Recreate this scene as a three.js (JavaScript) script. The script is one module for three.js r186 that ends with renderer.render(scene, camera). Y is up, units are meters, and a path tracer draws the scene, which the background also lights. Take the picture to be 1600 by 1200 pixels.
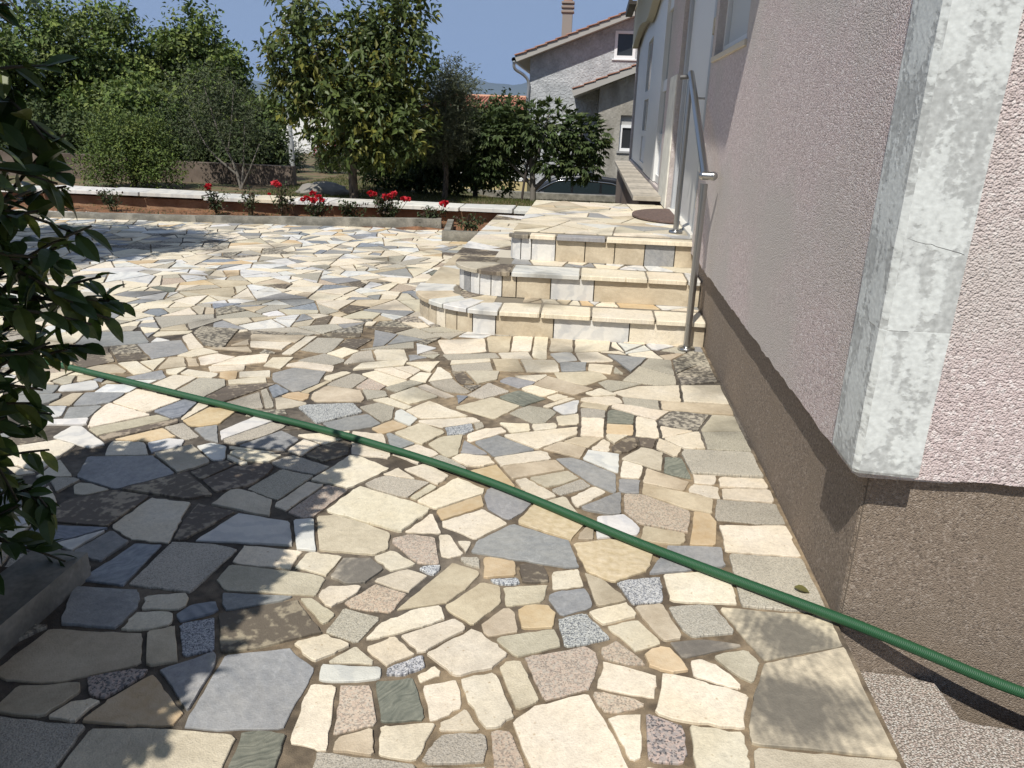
import * as THREE from 'three';
import { mergeGeometries } from 'three/addons/utils/BufferGeometryUtils.js';
import { RoundedBoxGeometry } from 'three/addons/geometries/RoundedBoxGeometry.js';
import { ImprovedNoise } from 'three/addons/math/ImprovedNoise.js';

// ---------------------------------------------------------------- camera, sky, sun, exposure
const scene = new THREE.Scene();
const camera = new THREE.PerspectiveCamera(53.05, 4 / 3, 0.05, 40000);
camera.position.set(0, 1.35, 0);
camera.quaternion.setFromRotationMatrix(new THREE.Matrix4().makeBasis(
  new THREE.Vector3(0.99428, 0.03241, -0.10179), new THREE.Vector3(-0.06357, 0.94528, -0.32), new THREE.Vector3(0.08585, 0.32464, 0.94193)));
camera.updateMatrixWorld();
scene.add(camera);

const renderer = new THREE.WebGLRenderer({ antialias: true });
renderer.setSize(1024, 768);
renderer.toneMapping = THREE.LinearToneMapping;
renderer.toneMappingExposure = 1.15;
renderer.shadowMap.enabled = true;

const skyTex = (() => {
  const w = 8, h = 256, d = new Float32Array(w * h * 4);
  for (let j = 0; j < h; j++) {
    const el = ((j + 0.5) / h - 0.5) * Math.PI, t = Math.max(0, Math.sin(el));
    const k = 1 - Math.exp(-t * 3.2);
    const c = el < 0 ? [0.25, 0.37, 0.60] : [0.235 - 0.035 * k, 0.34 - 0.085 * k, 0.54 - 0.17 * k];
    for (let i = 0; i < w; i++) d.set([...c, 1], (j * w + i) * 4);
  }
  const t = new THREE.DataTexture(d, w, h, THREE.RGBAFormat, THREE.FloatType);
  t.mapping = THREE.EquirectangularReflectionMapping; t.magFilter = THREE.LinearFilter; t.minFilter = THREE.LinearFilter; t.needsUpdate = true;
  return t;
})();
scene.background = skyTex;
scene.environment = skyTex;

const sun = new THREE.DirectionalLight(new THREE.Color(1, 0.955, 0.87), 4.3);
sun.position.set(-10, 42, 30);
sun.target.position.set(0, 0, -6);
sun.position.add(sun.target.position);
sun.castShadow = true; sun.shadow.mapSize.set(4096, 4096); sun.shadow.bias = -0.0005;
Object.assign(sun.shadow.camera, { left: -30, right: 30, top: 30, bottom: -30, near: 1, far: 140 });
scene.add(sun, sun.target);

// ---------------------------------------------------------------- helpers
let seed = 7;
const rnd = () => { seed |= 0; seed = seed + 0x6D2B79F5 | 0; let t = Math.imul(seed ^ seed >>> 15, 1 | seed); t = t + Math.imul(t ^ t >>> 7, 61 | t) ^ t; return ((t ^ t >>> 14) >>> 0) / 4294967296; };
const rr = (a, b) => a + (b - a) * rnd();
const pick = (a) => a[Math.floor(rnd() * a.length)];
const clamp = (v, a = 0, b = 1) => Math.min(b, Math.max(a, v));
const lerp = (a, b, t) => a + (b - a) * t;
const sst = (a, b, x) => { const t = clamp((x - a) / (b - a)); return t * t * (3 - 2 * t); };
const PN = new ImprovedNoise();
const pn = (x, y, z = 0) => PN.noise(x, y, z);
const fbm = (x, y, z, o = 4) => { let s = 0, a = 0.5, f = 1; for (let i = 0; i < o; i++) { s += a * pn(x * f, y * f, z + i * 7.3); a *= 0.5; f *= 2.03; } return s; };
const V = (x, y, z) => new THREE.Vector3(x, y, z);
const names = {};
const numbered = (n) => { const k = names[n] = (names[n] ?? -1) + 1; return k ? `${n}_${String(k).padStart(3, '0')}` : n; };
function put(o, name, parent = scene) {
  o.name = parent === scene ? numbered(name) : name; parent.add(o);
  o.castShadow = o.receiveShadow = true; return o;
}
const mesh = (name, g, m, parent = scene) => put(new THREE.Mesh(g, m), name, parent);
const group = (name, pos = [0, 0, 0], parent = scene) => { const g = put(new THREE.Group(), name, parent); g.position.set(...pos); return g; };
function tag(o, label, category, grp) { Object.assign(o.userData, { label, category }); if (grp) o.userData.group = grp; return o; }
const struct = (o) => { o.userData.kind = 'structure'; return o; };
const stuff = (o) => { o.userData.kind = 'stuff'; return o; };
const merge = (gs) => mergeGeometries(gs.map((g) => (g.index ? g.toNonIndexed() : g)).map((g) => { for (const k of Object.keys(g.attributes)) if (!['position', 'normal', 'uv'].includes(k)) g.deleteAttribute(k); return g; }), false);
const box = (x0, x1, y0, y1, z0, z1) => { const g = new THREE.BoxGeometry(x1 - x0, y1 - y0, z1 - z0); g.translate((x0 + x1) / 2, (y0 + y1) / 2, (z0 + z1) / 2); return uvBox(g); };
const rbox = (x0, x1, y0, y1, z0, z1, r = 0.006, s = 2) => { const g = new RoundedBoxGeometry(x1 - x0, y1 - y0, z1 - z0, s, r); g.translate((x0 + x1) / 2, (y0 + y1) / 2, (z0 + z1) / 2); return uvBox(g); };
// uv in metres by the dominant normal
function uvBox(g) {
  const p = g.attributes.position, n = g.attributes.normal, uv = new Float32Array(p.count * 2);
  for (let i = 0; i < p.count; i++) {
    const ax = Math.abs(n.getX(i)), ay = Math.abs(n.getY(i)), az = Math.abs(n.getZ(i));
    const x = p.getX(i), y = p.getY(i), z = p.getZ(i);
    if (ay >= ax && ay >= az) { uv[2 * i] = x; uv[2 * i + 1] = z; } else if (ax >= az) { uv[2 * i] = z; uv[2 * i + 1] = y; } else { uv[2 * i] = x; uv[2 * i + 1] = y; }
  }
  g.setAttribute('uv', new THREE.BufferAttribute(uv, 2)); return g;
}
// tapered tube along points
function taper(pts, r0, r1, seg = 7) {
  const c = new THREE.CatmullRomCurve3(pts.map((p) => V(...p))), n = Math.max(3, pts.length * 3);
  const g = new THREE.TubeGeometry(c, n, 1, seg, false), p = g.attributes.position;
  for (let i = 0; i <= n; i++) {
    const o = c.getPointAt(i / n), r = lerp(r0, r1, i / n);
    for (let j = 0; j <= seg; j++) { const k = i * (seg + 1) + j; p.setXYZ(k, o.x + (p.getX(k) - o.x) * r, o.y + (p.getY(k) - o.y) * r, o.z + (p.getZ(k) - o.z) * r); }
  }
  return g;
}
const tube = (pts, r, n = 24, seg = 10, closed = false) => new THREE.TubeGeometry(new THREE.CatmullRomCurve3(pts.map((p) => V(...p)), closed), n, r, seg, closed);
function bar(a, b, r, seg = 14) { const A = V(...a), B = V(...b), g = new THREE.CylinderGeometry(r, r, A.distanceTo(B), seg); g.applyQuaternion(new THREE.Quaternion().setFromUnitVectors(V(0, 1, 0), B.clone().sub(A).normalize())); g.translate((A.x + B.x) / 2, (A.y + B.y) / 2, (A.z + B.z) / 2); return g; }
const s2 = (v) => Math.round(255 * Math.pow(clamp(v), 1 / 2.2));
// texture from fn(u,v in 0..1, px) -> [r,g,b,height] (linear albedo, height 0..1)
function tex(n, fn, m = n) {
  const a = new Uint8Array(n * m * 4), b = new Uint8Array(n * m * 4);
  for (let j = 0; j < m; j++) for (let i = 0; i < n; i++) {
    const c = fn(i / n, j / m, i, j), k = (j * n + i) * 4, h = Math.round(255 * clamp(c[3]));
    a[k] = s2(c[0]); a[k + 1] = s2(c[1]); a[k + 2] = s2(c[2]); a[k + 3] = 255; b[k] = b[k + 1] = b[k + 2] = h; b[k + 3] = 255;
  }
  const mk = (d, srgb) => { const t = new THREE.DataTexture(d, n, m, THREE.RGBAFormat); t.magFilter = THREE.LinearFilter; t.minFilter = THREE.LinearMipmapLinearFilter; t.generateMipmaps = true; t.wrapS = t.wrapT = THREE.RepeatWrapping; if (srgb) t.colorSpace = THREE.SRGBColorSpace; t.needsUpdate = true; return t; };
  return { map: mk(a, true), bump: mk(b, false) };
}
const rep = (t, rx, ry = rx) => { t.map.repeat.set(rx, ry); t.bump.repeat.set(rx, ry); return t; };
const mat = (c, rough = 0.8, o = {}) => new THREE.MeshStandardMaterial({ color: Array.isArray(c) ? new THREE.Color().setRGB(...c) : c, roughness: rough, ...o });
const tmat = (t, bump, rough = 0.85, o = {}) => new THREE.MeshStandardMaterial({ map: t.map, bumpMap: t.bump, bumpScale: bump, roughness: rough, ...o });
// tiling noise: sample on a torus-ish blend
const tile = (f) => f;
function vn(x, y, a, b, s) { const xi = Math.floor(x), yi = Math.floor(y); let u = x - xi, v = y - yi; u = u * u * (3 - 2 * u); v = v * v * (3 - 2 * v); const x0 = xi % a, x1 = (xi + 1) % a, y0 = yi % b, y1 = (yi + 1) % b; return lerp(lerp(hash(x0, y0, s), hash(x1, y0, s), u), lerp(hash(x0, y1, s), hash(x1, y1, s), u), v) * 1.6 - 0.8; }
// periodic fractal noise: x,y run over periods a,b
const fp = (x, y, a, b, s, o) => { let r = 0, k = 0.5; for (let i = 0; i < o; i++) { r += k * vn(x, y, a, b, s + i * 3); k *= 0.5; x *= 2; y *= 2; a *= 2; b *= 2; } return r; };
const hash = (i, j, k = 0) => { let h = Math.imul(i, 374761393) + Math.imul(j, 668265263) + Math.imul(k, 2147483647 ^ 0x5bd1e995) | 0; h = Math.imul(h ^ h >>> 13, 1274126177); return ((h ^ h >>> 16) >>> 0) / 4294967296; };
// worley-like grain: nearest cell value and distance, periodic n cells
function cells(u, v, n, k = 0) {
  const x = u * n, y = v * n, xi = Math.floor(x), yi = Math.floor(y); let best = 9, id = 0;
  for (let a = -1; a <= 1; a++) for (let b = -1; b <= 1; b++) {
    const ci = ((xi + a) % n + n) % n, cj = ((yi + b) % n + n) % n;
    const dx = xi + a + hash(ci, cj, k) - x, dy = yi + b + hash(ci, cj, k + 1) - y, d = dx * dx + dy * dy;
    if (d < best) { best = d; id = hash(ci, cj, k + 2); }
  }
  return [Math.sqrt(best), id];
}
const mix = (a, b, t) => [lerp(a[0], b[0], t), lerp(a[1], b[1], t), lerp(a[2], b[2], t)];
const mul = (a, k) => [a[0] * k, a[1] * k, a[2] * k];
// ---------------------------------------------------------------- stone atlas: 16 kinds of stone, one 0.6 m cell each
const KINDS = 'cdgtolpqskwbxver';
function stoneColor(k, u, v) {           // u,v 0..1 in a 0.6 m cell
  const X = u * 6, Y = v * 6, n1 = fbm(X * 0.6, Y * 0.6, k.charCodeAt(0), 4), n2 = fbm(X * 4, Y * 4, 31 + k.charCodeAt(0), 3), fine = pn(X * 28, Y * 28, 3.3), g = hash(Math.floor(u * 512), Math.floor(v * 512), 5) - 0.5;
  let c, h = 0.5 + n2 * 0.4 + fine * 0.2;
  const gran = (cols, n, darkAmt) => { const [d, id] = cells(u, v, n, k.charCodeAt(0)); const [, id2] = cells(u, v, n * 2, 9); let t = cols[Math.floor(id * cols.length)]; if (id2 < darkAmt) t = mul(t, 0.3); return mul(t, 1 + g * 0.25); };
  switch (k) {
    case 'c': c = mix([0.675, 0.59, 0.445], [0.74, 0.675, 0.56], 0.5 + n1); c = mul(c, 1 + n2 * 0.2 + pn(X * 13, Y * 13, 6) * 0.1 + fine * 0.1 + g * 0.1); { const q = pn(X * 9, Y * 9, 8); if (q < -0.5) c = mix(c, [0.5, 0.4, 0.27], clamp((-0.5 - q) * 4)); } h = 0.5 + n2 * 0.4 + fine * 0.2; break;
    case 'r': c = mix([0.53, 0.43, 0.27], [0.66, 0.56, 0.4], 0.5 + n2 * 1.4); c = mul(c, 1 + g * 0.12); h = 0.5 + n2 * 0.9; break;
    case 'd': { const q = Math.hypot(u - 0.52, v - 0.48) * 2 + n1 * 0.7 + n2 * 0.25; c = mix([0.17, 0.155, 0.128], [0.64, 0.565, 0.43], sst(0.08, 0.95, q + pn(X * 1.2 + Y * 2, Y * 7, 4) * 0.22)); c = mul(c, 1 + g * 0.1 + n2 * 0.3 + fine * 0.08); break; }
    case 'g': c = mix(gran([[0.46, 0.42, 0.34], [0.54, 0.5, 0.42], [0.36, 0.33, 0.27], [0.5, 0.45, 0.36]], 150, 0.12), [0.45, 0.415, 0.345], 0.4); h = 0.5 + fine * 0.5 + n2 * 0.4; break;
    case 'p': c = mix(gran([[0.52, 0.42, 0.33], [0.58, 0.47, 0.37], [0.5, 0.38, 0.3], [0.48, 0.43, 0.36], [0.3, 0.25, 0.21]], 120, 0.1), [0.53, 0.44, 0.345], 0.3); break;
    case 'q': c = gran([[0.42, 0.34, 0.3], [0.33, 0.29, 0.27], [0.48, 0.38, 0.33], [0.16, 0.15, 0.15], [0.38, 0.33, 0.3]], 100, 0.12); break;
    case 's': c = gran([[0.52, 0.53, 0.53], [0.6, 0.6, 0.58], [0.38, 0.39, 0.4], [0.2, 0.21, 0.23], [0.46, 0.47, 0.48]], 170, 0.16); break;
    case 't': c = mix([0.43, 0.355, 0.25], [0.59, 0.51, 0.38], 0.5 + n1 * 1.3 + n2 * 0.6); c = mul(c, 1 + g * 0.12 + fine * 0.1); break;
    case 'o': c = mix([0.54, 0.39, 0.22], [0.66, 0.54, 0.37], 0.45 + n1 + n2 * 0.6); c = mul(c, 1 + g * 0.06); break;
    case 'l': c = mix([0.45, 0.4, 0.3], [0.58, 0.525, 0.41], 0.5 + n1 + n2 * 0.7); c = mul(c, 1 + g * 0.2 + fine * 0.12); h = 0.5 + n2 * 0.7 + fine * 0.3; break;
    case 'k': { const t = sst(-0.02, 0.3, n1 + n2 * 0.8); c = mix([0.13, 0.105, 0.08], [0.4, 0.34, 0.25], t * 0.8); c = mul(c, 1 + g * 0.3); break; }
    case 'w': { const s = Math.sin((u * 9 + v * 5 + n1 * 3) * 3); c = mix([0.68, 0.665, 0.63], [0.5, 0.505, 0.51], sst(0.2, 1, s) * 0.5 + clamp(n1 * 0.8)); c = mul(c, 1 + n2 * 0.08 + g * 0.04); break; }
    case 'b': { const s = pn(u * 5 + v * 9, (v - u) * 26, 2); c = mix([0.25, 0.255, 0.262], [0.36, 0.352, 0.335], 0.4 + n1 * 0.8 + s * 0.3); c = mul(c, 1 + n2 * 0.25 + pn(X * 12, Y * 12, 6) * 0.1 + fine * 0.08 + g * 0.1); if (Math.abs(n1 + 0.05) < 0.007) c = mul(c, 1.13); break; }
    case 'x': { const s = pn(u * 8 + n1 * 3, v * 40 + n1 * 6, 4) + n2 * 0.8; c = mix([0.17, 0.19, 0.22], [0.34, 0.36, 0.39], 0.45 + s * 0.6); c = mul(c, 1 + g * 0.15); break; }
    case 'v': { const s = pn(u * 9 + n1 * 3, v * 70 + n1 * 9, 5) + n2 * 0.9; c = mix([0.13, 0.14, 0.115], [0.28, 0.28, 0.23], 0.45 + s * 0.6); c = mul(c, 1 + g * 0.2); h = 0.5 + s * 0.7; break; }
    case 'e': { const t = sst(-0.22, 0.22, n1 * 0.6 + n2 + fine * 0.25); c = mix([0.13, 0.115, 0.095], [0.5, 0.45, 0.36], t * 0.9); c = mul(c, 1 + g * 0.25); break; }
  }
  return [...c, h];
}
const atlas = tex(2048, (u, v) => { const i = Math.floor(u * 4), j = Math.floor(v * 4); return stoneColor(KINDS[j * 4 + i], u * 4 - i, v * 4 - j); });
const stoneMat = tmat(atlas, 0.0026, 0.78, { vertexColors: true });
const polyArea = (p) => { let s = 0; for (let i = 0; i < p.length; i++) { const a = p[i], b = p[(i + 1) % p.length]; s += a[0] * b[1] - b[0] * a[1]; } return s / 2; };
const centroid = (p) => { let x = 0, y = 0; for (const q of p) { x += q[0]; y += q[1]; } return [x / p.length, y / p.length]; };
function clipHalf(p, nx, ny, d) {
  const o = [];
  for (let i = 0; i < p.length; i++) {
    const a = p[i], b = p[(i + 1) % p.length], da = nx * a[0] + ny * a[1] - d, db = nx * b[0] + ny * b[1] - d;
    if (da <= 0) o.push(a);
    if ((da < 0) !== (db < 0) && da !== db) { const t = da / (da - db); o.push([a[0] + t * (b[0] - a[0]), a[1] + t * (b[1] - a[1])]); }
  }
  return o;
}
const clean = (p, e = 0.008) => p.filter((a, i) => { const b = p[(i + 1) % p.length]; return Math.hypot(a[0] - b[0], a[1] - b[1]) > e; });
function inset(p, d) {                   // convex, any winding
  const s = Math.sign(polyArea(p)); let o = p;
  for (let i = 0; i < p.length; i++) { const a = p[i], b = p[(i + 1) % p.length]; let nx = (b[1] - a[1]) * s, ny = (a[0] - b[0]) * s; const l = Math.hypot(nx, ny); if (l < 1e-6) continue; nx /= l; ny /= l; o = clipHalf(o, nx, ny, nx * a[0] + ny * a[1] - d); if (o.length < 3) return []; }
  return o;
}
// split a convex polygon at random into broken-slab pieces
function shatter(p, target, out) {
  const A = Math.abs(polyArea(p));
  if (A < target * Math.exp(rr(-1.0, 0.85))) { out.push(p); return; }
  const c = centroid(p); let bx = 0, by = 0, bl = 0;
  for (let i = 0; i < p.length; i++) for (let j = i + 1; j < p.length; j++) { const dx = p[i][0] - p[j][0], dy = p[i][1] - p[j][1], l = Math.hypot(dx, dy); if (l > bl) { bl = l; bx = dx / l; by = dy / l; } }
  const a = rr(-0.5, 0.5), nx = bx * Math.cos(a) - by * Math.sin(a), ny = bx * Math.sin(a) + by * Math.cos(a), k = nx * c[0] + ny * c[1] + rr(-0.16, 0.16) * bl;
  const q = clean(clipHalf(p, nx, ny, k), 1e-4), r = clean(clipHalf(p, -nx, -ny, -k), 1e-4);
  if (q.length < 3 || r.length < 3) { out.push(p); return; }
  shatter(q, target, out); shatter(r, target, out);
}
// cut B away from the convex A along the axis of least overlap
function cutBack(B, A, gap) {
  let best = null;
  for (const P of [A, B]) for (let i = 0; i < P.length; i++) {
    const a = P[i], b = P[(i + 1) % P.length]; let nx = b[1] - a[1], ny = a[0] - b[0]; const l = Math.hypot(nx, ny); if (l < 1e-6) continue; nx /= l; ny /= l;
    let a0 = 1e9, a1 = -1e9, b0 = 1e9, b1 = -1e9;
    for (const q of A) { const d = nx * q[0] + ny * q[1]; a0 = Math.min(a0, d); a1 = Math.max(a1, d); }
    for (const q of B) { const d = nx * q[0] + ny * q[1]; b0 = Math.min(b0, d); b1 = Math.max(b1, d); }
    for (const [s, ov, e] of [[1, a1 - b0, a1], [-1, b1 - a0, -a0]]) if (!best || ov < best[0]) best = [ov, nx * s, ny * s, e];
  }
  if (best[0] < -gap) return B;
  return clipHalf(B, -best[1], -best[2], -(best[3] + gap));
}
// triangles of one slab: outline p in (x,z), top at y, bevelled ragged edge
function slabTris(p, y, kind, o = {}) {
  const { step = 0.035, rag = 0.0035, depth = 0.02, bevel = 0.0018, map = (x, h, z) => [x, h, z], centred = 'dke'.includes(kind) } = o;
  p = clean(p, 0.004); if (polyArea(p) < 0) p = p.slice().reverse();
  const c = centroid(p), ring = [];
  for (let i = 0; i < p.length; i++) {
    const a = p[i], b = p[(i + 1) % p.length], z = p[(i + p.length - 1) % p.length], L = Math.hypot(b[0] - a[0], b[1] - a[1]), n = Math.max(1, Math.round(L / step));
    const cut = Math.min(0.012, L * 0.2);
    for (let k = 0; k < n; k++) {
      if (k === 0) { const Lz = Math.hypot(z[0] - a[0], z[1] - a[1]), cz = Math.min(0.012, Lz * 0.2) * rr(0.2, 1); ring.push([a[0] + (z[0] - a[0]) / Lz * cz, a[1] + (z[1] - a[1]) / Lz * cz]); const t = cut / L * rr(0.2, 1); ring.push([lerp(a[0], b[0], t), lerp(a[1], b[1], t)]); continue; }
      const t = (k + rr(-0.25, 0.25)) / n; ring.push([lerp(a[0], b[0], t), lerp(a[1], b[1], t)]);
    }
  }
  const N = ring.length, ang = rr(0, 6.28), ca = Math.cos(ang), sa = Math.sin(ang);
  const tx = rr(-0.012, 0.012), tz = rr(-0.012, 0.012);
  for (const q of ring) { const dx = c[0] - q[0], dz = c[1] - q[1], l = Math.hypot(dx, dz) || 1, e = rr(-0.3, 1) * rag; q[0] += dx / l * e; q[1] += dz / l * e; }
  let ext = 0; for (const q of ring) ext = Math.max(ext, Math.hypot(q[0] - c[0], q[1] - c[1]));
  const sc = Math.min(1, 0.285 / ext), free = Math.max(0, 0.29 - ext * sc), ou = centred ? 0 : rr(-free, free), ov = centred ? 0 : rr(-free, free);
  const ki = KINDS.indexOf(kind), cu = (ki % 4 + 0.5) / 4, cv = (Math.floor(ki / 4) + 0.5) / 4;
  const uv = (x, z) => { const lx = (x - c[0]) * sc, lz = (z - c[1]) * sc; return [cu + ((lx * ca - lz * sa) + ou) / 2.4, cv + ((lx * sa + lz * ca) + ov) / 2.4]; };
  const top = (q) => map(q[0], y + (q[0] - c[0]) * tx + (q[1] - c[1]) * tz, q[1]);
  const inn = ring.map((q) => { const dx = c[0] - q[0], dz = c[1] - q[1], l = Math.hypot(dx, dz) || 1; return [q[0] + dx / l * bevel, q[1] + dz / l * bevel]; });
  const k0 = rr(0.88, 1.1), col = [k0 * rr(0.98, 1.02), k0, k0 * rr(0.96, 1.03)];
  const P = [], U = [], C = [];
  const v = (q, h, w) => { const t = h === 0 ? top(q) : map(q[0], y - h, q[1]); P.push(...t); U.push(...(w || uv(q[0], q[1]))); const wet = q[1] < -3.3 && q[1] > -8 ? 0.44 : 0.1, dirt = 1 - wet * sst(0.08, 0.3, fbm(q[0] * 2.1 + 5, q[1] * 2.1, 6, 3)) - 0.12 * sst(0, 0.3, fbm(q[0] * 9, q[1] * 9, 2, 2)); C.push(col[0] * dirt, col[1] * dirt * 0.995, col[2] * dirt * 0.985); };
  for (let i = 0; i < N; i++) {
    const j = (i + 1) % N;
    v(c, 0); v(inn[j], 0); v(inn[i], 0);
    v(inn[i], 0); v(inn[j], 0); v(ring[j], bevel, uv(...inn[j])); v(inn[i], 0); v(ring[j], bevel, uv(...inn[j])); v(ring[i], bevel, uv(...inn[i]));
    v(ring[i], bevel); v(ring[j], bevel); v(ring[j], depth, uv(...inn[j])); v(ring[i], bevel); v(ring[j], depth, uv(...inn[j])); v(ring[i], depth, uv(...inn[i]));
  }
  return { P, U, C };
}
function geo(list) {
  const n = list.reduce((s, t) => s + t.P.length, 0), P = new Float32Array(n), U = new Float32Array(n / 3 * 2), C = new Float32Array(n); let a = 0, b = 0;
  for (const t of list) { P.set(t.P, a); C.set(t.C, a); U.set(t.U, b); a += t.P.length; b += t.U.length; }
  const g = new THREE.BufferGeometry(); g.setAttribute('position', new THREE.BufferAttribute(P, 3)); g.setAttribute('uv', new THREE.BufferAttribute(U, 2)); g.setAttribute('color', new THREE.BufferAttribute(C, 3)); g.computeVertexNormals(); return g;
}

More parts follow.
